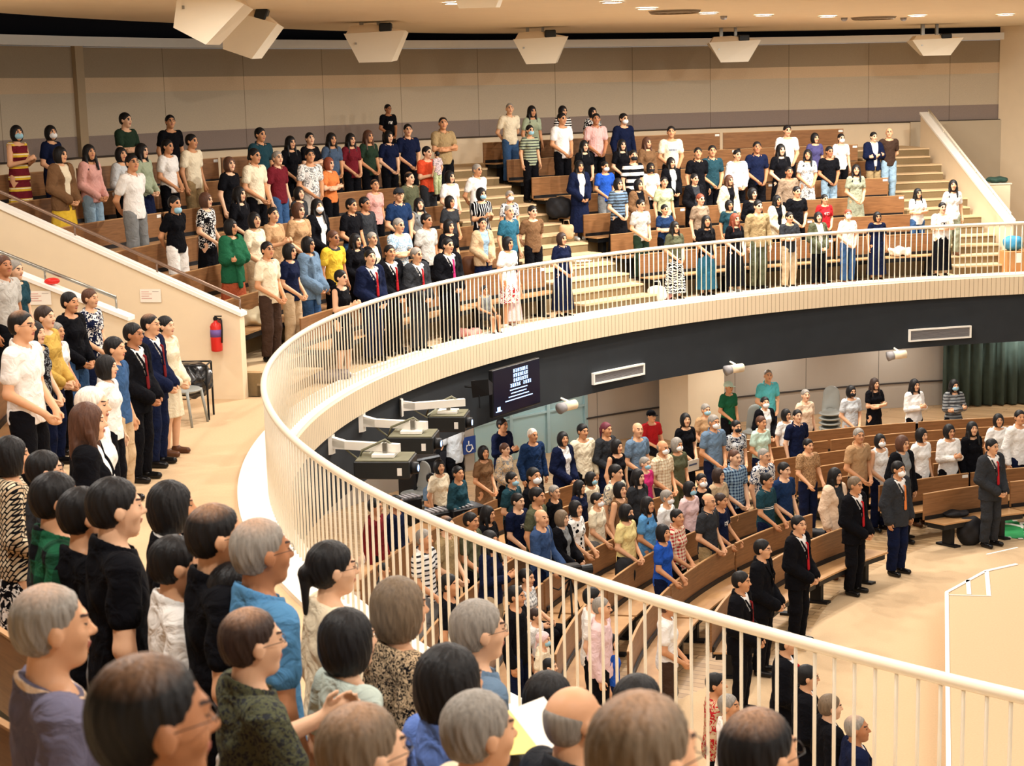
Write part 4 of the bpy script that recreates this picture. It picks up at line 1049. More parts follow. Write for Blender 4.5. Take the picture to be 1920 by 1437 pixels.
def hair_family(thin):
    key = 'hair_thinning' if thin else 'hair_full'
    if key in MATS: return MATS[key]
    m, nt, N, L, B = newmat(key); oi = N.new('ShaderNodeObjectInfo'); c = oi.outputs['Color']
    tc = N.new('ShaderNodeTexCoord'); mp = N.new('ShaderNodeMapping'); mp.inputs['Scale'].default_value = (90, 90, 9); L.new(tc.outputs['Object'], mp.inputs[0])
    nz = N.new('ShaderNodeTexNoise'); nz.inputs['Scale'].default_value = 1; nz.inputs['Detail'].default_value = 3; nz.inputs['Distortion'].default_value = .4; L.new(mp.outputs[0], nz.inputs['Vector'])
    hs_ = N.new('ShaderNodeVectorMath'); hs_.operation = 'MULTIPLY_ADD'; L.new(c, hs_.inputs[0]); hs_.inputs[1].default_value = (1.9,)*3; hs_.inputs[2].default_value = (.005,)*3
    lo_ = N.new('ShaderNodeVectorMath'); lo_.operation = 'SCALE'; L.new(c, lo_.inputs[0]); lo_.inputs['Scale'].default_value = .45
    out = nmx(N, L, nz.outputs['Fac'], lo_.outputs[0], hs_.outputs[0])
    if thin:
        v = N.new('ShaderNodeVectorMath'); v.operation = 'DISTANCE'; v.inputs[1].default_value = (0.0, -.03, .13); L.new(tc.outputs['Object'], v.inputs[0])
        mr = N.new('ShaderNodeMapRange'); L.new(v.outputs['Value'], mr.inputs[0]); mr.inputs[1].default_value = .03; mr.inputs[2].default_value = .095; mr.inputs[3].default_value = .8; mr.inputs[4].default_value = 0
        ml = N.new('ShaderNodeMath'); ml.operation = 'MULTIPLY'; L.new(mr.outputs[0], ml.inputs[0]); L.new(nz.outputs['Fac'], ml.inputs[1]); ml2 = N.new('ShaderNodeMath'); ml2.operation = 'MULTIPLY'; ml2.inputs[1].default_value = 1.25; ml2.use_clamp = True; L.new(ml.outputs[0], ml2.inputs[0])
        out = nmx(N, L, ml2.outputs[0], out, srgb((196, 150, 116)))
    L.new(out, B.inputs['Base Color']); B.inputs['Roughness'].default_value = .5; B.inputs['Specular IOR Level'].default_value = .25
    bp = N.new('ShaderNodeBump'); bp.inputs['Strength'].default_value = .6; bp.inputs['Distance'].default_value = .004; L.new(nz.outputs['Fac'], bp.inputs['Height']); L.new(bp.outputs['Normal'], B.inputs['Normal'])
    MATS[key] = m; return m
MASKM = {'blue': mat('mask_blue', (150, 196, 214), .8, .02), 'white': mat('mask_white', (238, 240, 240), .8, .02), 'black': mat('mask_black', (30, 30, 34), .8, .02)}
SHOE = mat('black_shoe', (20, 18, 18), .25, .05); SHOEB = mat('brown_shoe', (92, 58, 38), .4, .05); SHOEW = mat('white_shoe', (226, 222, 214), .6, .03)
VAR = {}; TAKEN = {}
def variant(me, m):
    """the same mesh with another first material (one copy per material family, shared by everybody)"""
    k = (me.name, m.name)
    if k not in VAR:
        if me.name not in TAKEN: me.materials[0] = m; VAR[k] = me; TAKEN[me.name] = m.name
        else: c = me.copy(); c.materials[0] = m; VAR[k] = c
    return VAR[k]
KNAME = {'tee': 'T-shirt', 'polo': 'collared shirt', 'tank': 'sleeveless top', 'sweater': 'long-sleeved top', 'shawl': 'draped shawl', 'sport': 'hooded sports top', 'longskirt': 'long skirt'}
def cn(c): return NAMES.get(c, c)
def describe(top, bottom):
    k, *r = top.split(':'); col = r[0]; pat = r[1] if len(r) > 1 else ''
    a, _, b = col.partition('/')
    if k == 'suit': s = '%s suit' % cn(a) + ('' if b == '-' else ' and %s tie' % cn(b))
    elif k == 'cardigan': s = '%s open jacket over %s top' % (cn(a), cn(b))
    else: s = (cn(a)+' '+(PNAME[pat]+' ' if pat else '')+KNAME[k])
    short = s if k not in ('cardigan',) else '%s open jacket' % cn(a)
    full = s
    if not bottom.startswith('?') and k != 'suit':
        kb, *rb = bottom.split(':')
        full += ', %s %s' % (cn(rb[0]), KNAME.get(kb, kb))
    return short, full
PEOPLE = [l for l in PEOPLE_TXT.strip().split('\n')]
# ---------------------------------------------------------------- where each person stands
def terrace(zone, r, a):
    """row number -> (floor height, standing radius)"""
def place(x, y, zone, h, D=None):
    d = ray(x, y); o = np.array([0, 0, CZ])
    if D:
        q = d*D+o; r = rad(q); k = max(0, min(7, int((r-NR0)/NDR)+1)) if r > NR0 else 0
        return q, min(NDZ*k, q[2]-1.42), q[2]-min(NDZ*k, q[2]-1.42)
    ts = np.linspace(1.5, 60, 9000); P = d[None]*ts[:, None]+o; r = np.hypot(P[:, 0]-CX, P[:, 1]-CY); z = P[:, 2]
    far = d[1]*0+1
    if zone in ('UF', 'NF', 'LF'):
        fz = FL if zone == 'LF' else 0.0
        if zone == 'LF' : i = int(np.argmax(z-fz < h))
        else:
            i = int(np.argmax(z-fz < h)); rr = r[i]
            lim = (15.9, 16.15) if zone == 'UF' else (16.0, 17.0)
            ok = np.where((r > lim[0]) & (r < lim[1]) & (np.abs(z-h) < .35))[0]
            if len(ok): i = int(ok[np.argmin(np.abs(z[ok]-fz-h))])
        return P[i], fz, z[i]-fz
    best = None
    if zone in ('U', 'T', 'N'):
        for k in range(1, 8):
            rs, zk = (R0+DR*(k-1)+.14, DZ*k) if zone != 'N' else (NR0+NDR*(k-1)+.22, NDZ*k)
            if zone == 'T': rs, zk = 22.4, DZ*7
            c = np.where(np.diff(np.sign(r-rs)) != 0)[0]
            for i in c:
                hh = z[i]-zk; aa = ang(P[i])
                if zone == 'N' and not (aa > 172.5): continue
                if zone != 'N' and not (aa < 168): continue
                e = abs(hh-h)+(2 if zone == 'N' and ts[i] < (5.0 if y > 880 else 7.0) else 0)
                if best is None or e < best[0]: best = (e, i, zk, hh)
        if best and best[0] < .3: return P[best[1]], best[2], best[3]
        if zone == 'N':
            g = np.abs(z-h-np.maximum(0, .38*(r-17.3))); g[ts < (5.0 if y > 880 else 7.0)] = 9; i = int(np.argmin(g)); rr = r[i]; k = max(0, min(7, int((rr-NR0)/NDR)+1)) if rr > NR0 else 0
            return P[i], NDZ*k, z[i]-NDZ*k
        return P[best[1]], best[2], best[3]
    # lower hall
    for k in range(-1, 12):
        for i in np.where(np.abs(np.diff(r)) > 0)[0][::10]:
            pass
        break
    rb = np.array([lower_rb(ang(p), 0) for p in P[::20]]); off = (r[::20]-rb)/.85
    zz = z[::20]-FL; fr = off-np.floor(off)
    Q = P[::20]; cost = np.abs(zz-h)*1.0+np.where((fr > .18) & (fr < .44), 0, .22)+np.where(np.abs(zz-h) > .22, 5, 0)
    for q in PLACED:
        cost = cost+2.0*np.maximum(0, .46-np.hypot(Q[:, 0]-q[0], Q[:, 1]-q[1]))
    i = int(np.argmin(cost))*20; PLACED.append(P[i])
    return P[i], FL, z[i]-FL
PLACED = []
def lower_rb(a, k):
    return (9.2+.04*(min(a, 134)-130) if a < 138 else 9.35+.04*(min(a, 182)-148))+.85*k
TARGET = {'U': (12.8, 15.5), 'T': (12.8, 15.5), 'N': (13.0, 12.5), 'L': (13.5, 15.0)}
def zone_words(x, y, z):
    if z in ('U', 'T'): return 'upper left tiers' if x < 700 else 'upper middle tiers' if x < 1150 else 'upper right tiers'
    if z == 'UF': return 'front balcony walkway'
    if z in ('N', 'NF'): return 'near left tiers' if y < 850 else 'bottom left foreground' if x < 700 else 'bottom centre foreground'
    if x < 1080: return 'lower hall left'
    if x < 1450: return 'lower hall middle'
    return 'lower hall right'
recs = []
for li, line in enumerate(PEOPLE):
    a, zone, pose, sex, hair, top, bottom, ext = line.split('|')
    v = [float(t) for t in a.split(',')]; x, y = v[0], v[1]; D = v[2] if len(v) > 2 else None
    short, full = describe(top, bottom)
    extra = []
    if 'mask' in ext: extra.append(('%s face mask' % ([c for c in ('blue', 'white', 'black') if 'mask'+c in ext] or ['blue'])[0]))
    if ext == 'chinmask': extra = ['blue mask under the chin']
    recs.append(dict(x=x, y=y, D=D, zone=zone, pose=pose, sex=sex, hair=hair, top=top, bottom=bottom, ext=ext, short=short, full=full, extra=extra, zw=zone_words(x, y, zone)))
def nw(s): return len(s.replace(',', ' ').split())
used = {}
SHORTC = {}
for r in recs: SHORTC[r['short']] = SHORTC.get(r['short'], 0)+1
POSEW = {'fold': 'arms folded', 'clasp': '', 'side': '', 'back': 'hands behind back', 'hold': 'hands raised', 'pew': 'hands on pew', 'sit': 'seated', 'reach': 'hand raised'}
def variants(r):
    f = 'person in '+r['full']; ex = (' with '+r['extra'][0]) if r['extra'] else ''; gl = ' and glasses' if 'glasses' in r['ext'] else ''
    pw = (', '+POSEW[r['pose']]) if POSEW[r['pose']] else ''
    zw = ', '+r['zw']
    for s in (f+ex+gl+zw, f+ex+zw, f+ex+gl+pw+zw, f+ex+pw+zw): yield s
    nb = sorted((q for q in recs if q is not r and q['zone'][0] == r['zone'][0] and q['short'] != r['short']), key=lambda q: (q['x']-r['x'])**2+(q['y']-r['y'])**2*1.2+SHORTC[q['short']]*900)
    for q in nb[:6]:
        dx, dy = q['x']-r['x'], q['y']-r['y']
        rel = ('left of ' if dx > 0 else 'right of ') if abs(dx) > abs(dy) else ('behind ' if dy > 0 else 'in front of ')
        for base in (f+ex, f, 'person in '+r['short']+ex, 'person in '+r['short']):
            yield base+', '+rel+q['short']
            yield base+', '+rel+q['short']+zw
def pick(r, allv):
    for s in variants(r):
        if nw(s) <= 16 and s not in used and (s in allv): return s
    for s in variants(r):
        if nw(s) <= 16 and s not in used: return s
    return 'person in '+r['short']+', '+r['zw']
cnt = {}
for r in recs:
    for s in set(variants(r)): cnt[s] = cnt.get(s, 0)+1
uniq = {s for s, c in cnt.items() if c == 1}
LABELFIX = {(1200, 1308): 'largest blurred greyish head at the bottom edge, person seen from behind', (270, 1238): 'person with large dark blurred head at bottom left, facing right', (1420, 1336): 'person with dark thinning crown at the bottom edge, right of the others',
 (1072, 1290): 'person with bald shiny crown at the bottom edge', (893, 1303): 'person with curly grey head at the bottom edge', (672, 1327): 'person with grey-brown crown at bottom edge, below the pale sage T-shirt', (1028, 1266): 'person with dark bobbed head just behind the bald crown',
 (1195, 1270): 'person with dark head just beyond the largest blurred head'}
for r in recs:
    r['label'] = LABELFIX.get((int(r['x']), int(r['y']))) or pick(r, uniq); used[r['label']] = 1
GROUPS = {'U': 'congregation standing on the far tiers', 'T': 'congregation standing on the far tiers', 'UF': 'people on the balcony walkway behind the railing', 'N': 'people standing on the near tiers', 'NF': 'people on the balcony walkway behind the railing', 'L': 'congregation in the lower hall', 'LF': 'people on the open floor of the lower hall'}
rnd = random.Random(3)
PEEPS = []
def child(name, me, root, m, loc=None, R=None, sc=1):
    col = None
    if isinstance(m, tuple): m, col = m
    o = bpy.data.objects.new(name, variant(me, m)); COL.objects.link(o); o.parent = root
    if col: o.color = (*col, 1)
    if loc is not None:
        if R is not None: o.matrix_local = Matrix.Translation(Vector(loc)) @ Matrix(R.tolist()).to_4x4()
        else: o.location = loc
    return o
def build_person(r, pos, fz, h, yaw, cell):
    sc = h/1.66
    root = thing('person', r['label'], 'person', (pos[0], pos[1], fz), yaw, GROUPS.get(r['zone'])); root.scale = (sc, sc, sc)
    pose, sex = r['pose'], r['sex']; hv = r.get('hv', rnd.choice((0, 0, 1)) if cell > .009 else 0)
    if pose in ('sit', 'reach'): hv = 0
    J = joints(pose, sex); R = headrot(hv); hc = HC+np.array([0, 0, J['dz']])
    b = link('body', body_mesh(pose, sex, hv, cell), root); b.color = (*SKINC[r.get('skin', rnd.choice((0, 0, 1, 1, 2, 3) if sex == 'm' else (0, 0, 3, 1)))], 1)
    hs, hcx = r['hair'].split(':')
    nm = {'cap': 'cap', 'scarf': 'head_scarf'}.get(hs, 'hair')
    hcell = min(cell, .0095) if cell > .009 else .0055
    child(nm, hair_mesh(hs, hcell), root, cloth(hcx) if hs in ('cap', 'scarf') else hairmat(hcx, hs == 'thin'), hc, R)
    k, *rr = r['top'].split(':'); col = rr[0]; pat = rr[1] if len(rr) > 1 else ''; a, _, b2 = col.partition('/')
    P = lambda kind: cloth_mesh(kind, pose, sex, cell)
    if k == 'suit':
        child('jacket', P('jacket'), root, cloth(a)); child('shirt', P('inner'), root, cloth('white') if b2 != '-' or r['y'] > 1200 else cloth('black'))
        if b2 != '-': child('tie', P('tie'), root, cloth(b2))
    elif k == 'cardigan': child('jacket', P('cardigan'), root, cloth(a)); child('blouse', P('inner'), root, cloth(b2))
    elif k == 'shawl': child('shawl', P('shawl'), root, cloth(a))
    elif k == 'sport':
        child('sports_top', P('tee'), root, cloth(a)); child('chest_panel', P('inner'), root, cloth('darkgrey'))
    else: child({'tee': 't_shirt', 'polo': 'shirt', 'tank': 'vest_top', 'sweater': 'sweater'}[k], P(k), root, cloth(a, pat))
    kb, *rb = r['bottom'].lstrip('?').split(':')
    child({'longskirt': 'skirt'}.get(kb, kb), cloth_mesh(kb, pose, sex, max(cell, .0125)), root, cloth(rb[0], rb[1] if len(rb) > 1 else ''))
    sm_ = SHOE if sex == 'm' or rnd.random() < .6 else rnd.choice((SHOEW, SHOEB))
    child('shoe', P('shoe_left'), root, sm_); child('shoe', P('shoe_right'), root, sm_)
    if 'mask' in r['ext']:
        c = [c for c in ('blue', 'white', 'black') if 'mask'+c in r['ext']] or ['blue']
        child('face_mask', mask_mesh(), root, MASKM[c[0]], hc-(np.array([0, 0, .05]) if r['ext'] == 'chinmask' else 0), R)
    if 'glasses' in r['ext']: child('glasses', glasses_mesh(), root, mat('glasses_frame', (40, 34, 32), .3, 0), hc, R)
    return root
for r in recs[:NPEOPLE]:
    nomh = {'m': 1.70, 'f': 1.60}[r['sex']]
    if r['zone'][0] == 'L': nomh *= 1.03
    small = 'small' in r['ext']
    if small: nomh = 1.3
    if r['pose'] == 'sit': nomh = 1.28 if not small else .95
    pos, fz, h = place(r['x'], r['y'], r['zone'], nomh, r['D'])
    if r['pose'] == 'sit': h = h/(1.26/1.66)
    z = r['zone'][0]; tx, ty = TARGET[z]
    yaw = math.atan2(ty-pos[1], tx-pos[0])-math.pi/2+rnd.uniform(-.14, .14)
    if z == 'L' and r['x'] > 1000 and r['zone'] == 'L': yaw -= 0.0
    cell = .0105 if (z != 'N' or r['y'] < 760 and r['x'] < 60) else .0085
    if z == 'U': cell = .0125
    if r['x'] == 466: r['pose'] = 'reach'
    r['h'] = h; r['pos'] = pos; r['fz'] = fz
    r['root'] = build_person(r, pos, fz, h, yaw, cell)
    PEEPS.append((r['x'], r['y'], r['zone'], round(h, 2), round(rad(pos), 2), round(ang(pos)), round(fz, 2)))
if DEBUG:
    for p in PEEPS:
        if not 1.42 < p[3] < 1.9: print('ODD', p)
# ================================================================= PEWS
ORD = ['front', 'second', 'third', 'fourth', 'fifth', 'sixth', 'seventh', 'eighth']
TAGM = mat('white_tag', (235, 232, 224), .5, 0)
def pew(label, group, a0, a1, rb, z, seat_d=.36, top=.86, tags=True, panel=.44):
    am = (a0+a1)/2; f = rb if callable(rb) else (lambda a: rb)
    o = Vector(pol(f(am), am, z)); t = thing('pew', label, 'pew', tuple(o), 0, group)
    def mk(name, m, parts):
        mb = MB()
        for (d0, d1, z0, z1, b0, b1) in parts: mb.arc(lambda a: f(a)+d0, lambda a: f(a)+d1, z+z0, z+z1, b0, b1, 1.2)
        mb.V = [tuple(Vector(v)-o) for v in mb.V]; return mb.build(name, m, t)
    w = 180/math.pi/f(am)
    mk('backrest', WOOD, [(-.012, .012, panel, top, a0, a1)])
    mk('top_rail', WOODL, [(-.016, .016, top, top+.012, a0, a1)])
    mk('seat', WOODL, [(-.03-seat_d, -.03, .415, .44, a0, a1)])
    mk('seat_frame', BLACK, [(-seat_d, -.05, .33, .413, a0+.2, a1-.2), (-.04, -.014, .36, .5, a0+.1, a1-.1)])
    for s in (a0+.28*w, a1-.36*w):
        mk('leg', BLACK, [(-.26, -.10, .0, .33, s, s+.08*w), (-.36, .0, .0, .035, s-.02*w, s+.10*w)])
    if tags:
        mk('number_tag', TAGM, [(-.02, -.0125, top-.065, top-.015, a0+.02*w, a0+.13*w)])
    return t
def far_row(k): return (R0+DR*(k-1), DZ*k)
for bi, (b0, b1, bn) in enumerate(((137.3, 163.4, 'left'), (103.0, 128.7, 'right'))):
    for k in range(0, 7):
        r, z = far_row(k); n = 3
        for s in range(n):
            bb = 168.2 if (bi == 0 and k > 0) else b1
            x0 = b0+(bb-b0)*s/n+.12; x1 = b0+(bb-b0)*(s+1)/n-.12
            side = ['rightmost', 'middle', 'leftmost'][s]
            pew('%s brown wooden pew in the %s row of the far %s seating block' % (side, ORD[k], bn), 'pews on the far tiers', x0, x1, r+.76, z)
for k in range(0, 7):
    for s, (x0, x1) in enumerate(((101.5, 111.5), (111.8, 122), (122.3, 132.6))):
        if k == 0 and s == 1: pass
        pew('%s brown wooden pew in the %s row of the right lower block' % (['rightmost', 'middle', 'leftmost'][s], ORD[k]), 'pews in the lower hall', x0, x1, (lambda a, k=k: lower_rb(a, k)), FL, tags=(k < 2))
    for s, (x0, x1) in enumerate(((145.2, 156.5), (156.8, 168.5), (168.8, 182))):
        if k == 0 and s == 2: x1 = 176
        if (k == 6 and s >= 1) or (k == 5 and s >= 1): continue
        pew('%s brown wooden pew in the %s row of the left lower block' % (['rightmost', 'middle', 'leftmost'][s], ORD[k]), 'pews in the lower hall', x0, x1, (lambda a, k=k: lower_rb(a, k)), FL, tags=False)
# near tiers: pews seen end-on between people
for k in range(0, 6):
    r, z = (NR0+NDR*(k-1), NDZ*k)
    for s, (x0, x1) in enumerate(((176, 192), (193, 209), (210, 225), (226, 240))):
        if k == 0: continue
        pew('%s pew from the left wall in the %s row of near tiers' % (ORD[s].replace('front', 'first'), ORD[k]), 'pews on the near tiers', x0, x1, r+.76, z, tags=False)
# ================================================================= things on the balcony front
def tang(a): a = math.radians(a); return Vector((-math.sin(a), math.cos(a), 0))
def inward(a): a = math.radians(a); return Vector((-math.cos(a), -math.sin(a), 0))
def placed(t, q, a):  # local x = to the viewer's right along the ring, local y = inward to the arena, z up
    x = -tang(a); y = inward(a)
    t.matrix_world = Matrix(((x.x, y.x, 0, q[0]), (x.y, y.y, 0, q[1]), (0, 0, 1, q[2]), (0, 0, 0, 1)))
VENT = mat('vent_grille', (150, 146, 146), .6, .04, 30)
for (xl, yl, xr, yr, hpx, lb) in ((1110, 700, 1206, 684, 22, 'white framed air grille left of centre on the dark balcony front'), (1703, 618, 1819, 612, 23, 'white framed air grille at the right on the dark balcony front')):
    A_ = hitcyl(xl, yl+hpx, 15.46); B_ = hitcyl(xr, yr+hpx, 15.46); T_ = hitcyl(xl, yl, 15.46); w = math.dist(A_[:2], B_[:2]); h = T_[2]-A_[2]
    c = (A_+B_)/2; a = ang(c); t = thing('air_vent', lb, 'air vent'); placed(t, (c[0], c[1], A_[2]), a)
    mb = MB()
    for (x0, x1, z0, z1) in ((-w/2, w/2, 0, .03), (-w/2, w/2, h-.03, h), (-w/2, -w/2+.03, .03, h-.03), (w/2-.03, w/2, .03, h-.03)): mb.box(x0, x1, -.02, .05, z0, z1)
    mb.build('frame', WHITE, t)
    mb = MB(); mb.box(-w/2+.03, w/2-.03, -.02, .0, .03, h-.03)
    for i in range(7): z0 = .035+(h-.07)*i/7; mb.box(-w/2+.03, w/2-.03, .0, .03, z0, z0+.012)
    mb.build('louvre', VENT, t)
# television with the song text
SCR = mat('screen_dark', (8, 12, 34), .15, 0, emit=.25); TXT = mat('screen_text', (170, 205, 255), .5, 0, emit=2.2)
L_ = hitcyl(921, 735, 15.2); R_ = hitcyl(1010, 712, 15.2); TT = hitcyl(966, 682, 15.2); BB = hitcyl(966, 770, 15.2)
w = math.dist(L_[:2], R_[:2]); h = TT[2]-BB[2]; c = (L_+R_)/2; a = ang(c)
t = thing('television', 'dark blue screen of song lyrics hanging on the balcony front', 'screen'); placed(t, (c[0], c[1], BB[2]), a)
mb = MB(); mb.box(-w/2, w/2, -.05, .03, 0, h, 0, .01); mb.build('casing', BLACK, t)
mb = MB(); mb.box(-w/2+.02, w/2-.02, .03, .034, .03, h-.02); mb.build('screen', SCR, t)
mb = MB(); rr = random.Random(5)
def glyph(x, z, s):   # a small character made of strokes
    for i in range(3): zz = z+s*(.1+.38*i); mb.box(x+s*rr.uniform(0, .15), x+s*rr.uniform(.75, 1), .035, .037, zz, zz+s*.14)
    for i in range(2): xx = x+s*rr.uniform(.1, .8); mb.box(xx, xx+s*.13, .035, .037, z, z+s*.95)
for li, (n, z) in enumerate(((7, .86), (7, .76), (7, .66), (10, .56))):
    s = h*.075; x0 = (-(n*s*1.12)/2)+.08*w
    mb = MB()
    for i in range(n):
        if n == 10 and i == 5: continue
        glyph(x0+i*s*1.12, h*z-.02, s)
    mb.build('lyrics_line', TXT, t)
for li, (ww, z) in enumerate(((.36, .47), (.32, .40), (.42, .33), (.56, .26))):
    x = -ww*w/2+.04; mb = MB()
    while x < ww*w/2+.04: l = rr.uniform(.012, .04); mb.box(x, x+l, .035, .037, h*z, h*z+.016); x += l+.008
    mb.build('subtitle_line', TXT, t)
mb = MB()
mb.box(-w*.42, -w*.36, .035, .037, h*.1, h*.2); mb.box(-w*.45, -w*.33, .035, .037, h*.1, h*.12)
mb.build('screen_emblem', TXT, t)
mb = MB(); mb.tube([(0, -.05, h*.6), (0, -.28, h*.6)], .03, 8); mb.build('bracket', BLACK, t)
# black speaker beside it
q = hitcyl(905, 728, 15.1); a = ang(q); t = thing('loudspeaker', 'small black tilted loudspeaker left of the lyrics screen', 'speaker'); placed(t, q, a)
mb = MB(); mb.hexa([(-.16, -.1, -.14), (.02, -.14, -.16), (.14, .1, -.12), (-.04, .14, -.1), (-.2, -.1, .14), (-.02, -.14, .12), (.16, .1, .06), (-.06, .14, .16)]); mb.build('cabinet', BLACK, t)
mb = MB(); mb.tube([(0, 0, 0), (-.05, -.30, .02)], .02, 6); mb.tube([(-.12, 0, -.1), (-.14, .02, -.3)], .014, 6); mb.build('bracket', BLACK, t)
# projectors on long white arms
PB = mat('projector_black', (34, 36, 36), .4, .05, 12); PT = mat('projector_top', (120, 118, 96), .45, .1, 12); LENS = mat('lens_glow', (150, 190, 255), .1, 0, emit=5)
for (ax, ay, ex, ey, px_, py_, wpx, lb) in ((750, 764, 838, 757, 842, 788, 78, 'black projector on a white arm, farthest of the three'), (678, 792, 777, 797, 775, 827, 95, 'black projector on a white arm, middle of the three'), (620, 833, 724, 839, 723, 872, 115, 'black projector on a white arm, nearest of the three')):
    q = hitcyl(ax, ay, 15.46); a = ang(q); t = thing('projector', lb, 'projector', tuple(q), 0, 'projectors on the balcony front')
    d = ray(ex, ey); Dq = q[1]*.972; e = d*(Dq/d[1])+np.array([0, 0, CZ]); e[2] = q[2]
    # arm end: same height, on the ray column of the arm tip
    dd = ray(ex, ey); tt = (q[2]-CZ)/dd[2]; cand = dd*tt+np.array([0, 0, CZ])
    e = cand if .5 < math.dist(cand[:2], q[:2]) < 2.2 else e
    E_ = Vector(e)-Vector(q); L2_ = min(1.7, max(1.0, E_.length)); E_ = E_.normalized()*L2_
    mb = MB(); s_ = Vector((-E_.y, E_.x, 0)).normalized()*.04; hz = Vector((0, 0, .055))
    mb.hexa([-s_-hz, E_-s_-hz, E_+s_-hz, s_-hz, -s_+hz, E_-s_+hz, E_+s_+hz, s_+hz]); mb.build('arm', WHITE, t)
    mb = MB(); u = E_.normalized()*.22; H = Vector((0, 0, .13)); mb.hexa([-s_*2.5-H, u*.0-s_*1.0-H+u*.2, u*.2+s_-H, s_*2.5-H, -s_*2.5+H, u*.2-s_+H, u*.2+s_+H, s_*2.5+H]); mb.hexa([-s_, u-s_-hz, u+s_-hz, s_, -s_+H*.8, u-s_+hz, u+s_+hz, s_+H*.8]); mb.build('wall_plate', WHITE, t)
    pd = ray(px_, py_); pc = pd*((q[1]+E_.y)/pd[1])+np.array([0, 0, CZ]); pc = Vector(pc)-Vector(q); W_ = wpx/F*(q[1])*.92
    yaw = -.12; cz, sz = math.cos(yaw), math.sin(yaw)
    def RB(x0, x1, y0, y1, z0, z1, m, nm, b=.012):
        mb = MB(); mb.box(x0, x1, y0, y1, z0, z1, 0, b); mb.V = [(v[0]*cz-v[1]*sz+pc.x, v[0]*sz+v[1]*cz+pc.y, v[2]+pc.z) for v in mb.V]; return mb.build(nm, m, t)
    RB(-W_/2, W_/2, -.28, .30, -.13, .10, PB, 'body'); RB(-W_/2+.02, W_/2-.02, -.26, .28, .10, .115, PT, 'top_panel', .002)
    RB(-.16, .14, -.12, .12, .118, .16, WHITE, 'mount_plate', .004); RB(-.03, .03, -.03, .03, .16, .30, STEEL, 'mount_post', .003)
    mb = MB(); mb.tube([(W_/2-.02, -.12, -.01), (W_/2+.09, -.13, -.01)], [.09, .075], 16); mb.V = [(v[0]*cz-v[1]*sz+pc.x, v[0]*sz+v[1]*cz+pc.y, v[2]+pc.z) for v in mb.V]; o_ = mb.build('lens', BLACK, t, True)
    mb = MB(); mb.tube([(W_/2+.085, -.13, -.01), (W_/2+.095, -.13, -.01)], [.045, .04], 14); mb.V = [(v[0]*cz-v[1]*sz+pc.x, v[0]*sz+v[1]*cz+pc.y, v[2]+pc.z) for v in mb.V]; mb.build('lens_glass', LENS, t, True)
    RB(W_/2-.16, W_/2-.10, -.29, -.282, -.08, .02, TAGM, 'sticker', .001)
    mb = MB(); mb.tube([E_*.95, E_*.8+Vector((0, 0, .1)), pc+Vector((-.3, 0, .2)), pc+Vector((-.35, .1, .05)), pc+Vector((-.2, .25, .12))], .018, 6); mb.tube([E_*.2-Vector((0, 0, .05)), E_*.5-Vector((0, 0, .25)), E_*.9-Vector((0, 0, .12))], .012, 6); mb.build('cable', PT, t, True)
# round housings hanging at the edge of the balcony underside
for (x, y, lb) in ((1375, 692, 'cream cylindrical lamp under the balcony edge near the column'), (1680, 666, 'cream cylindrical lamp under the balcony edge beside the green curtain'), (1062, 762, 'cream cylindrical lamp under the balcony edge above the glass doors')):
    q = hitcyl(x, y, 15.32); a = ang(q); t = thing('cylinder_lamp', lb, 'lamp'); placed(t, (q[0], q[1], q[2]), a)
    mb = MB(); mb.tube([(-.06, 0, 0), (.2, .04, .01)], [.085, .085], 16); mb.build('housing', CREAM, t, True)
    mb = MB(); mb.tube([(-.18, -.02, -.02), (-.06, 0, 0)], [.10, .086], 16); mb.build('shade', VENT, t, True)
    mb = MB(); mb.tube([(.05, 0, .08), (.05, -.16, .12)], .02, 6); mb.build('bracket', WHITE, t)
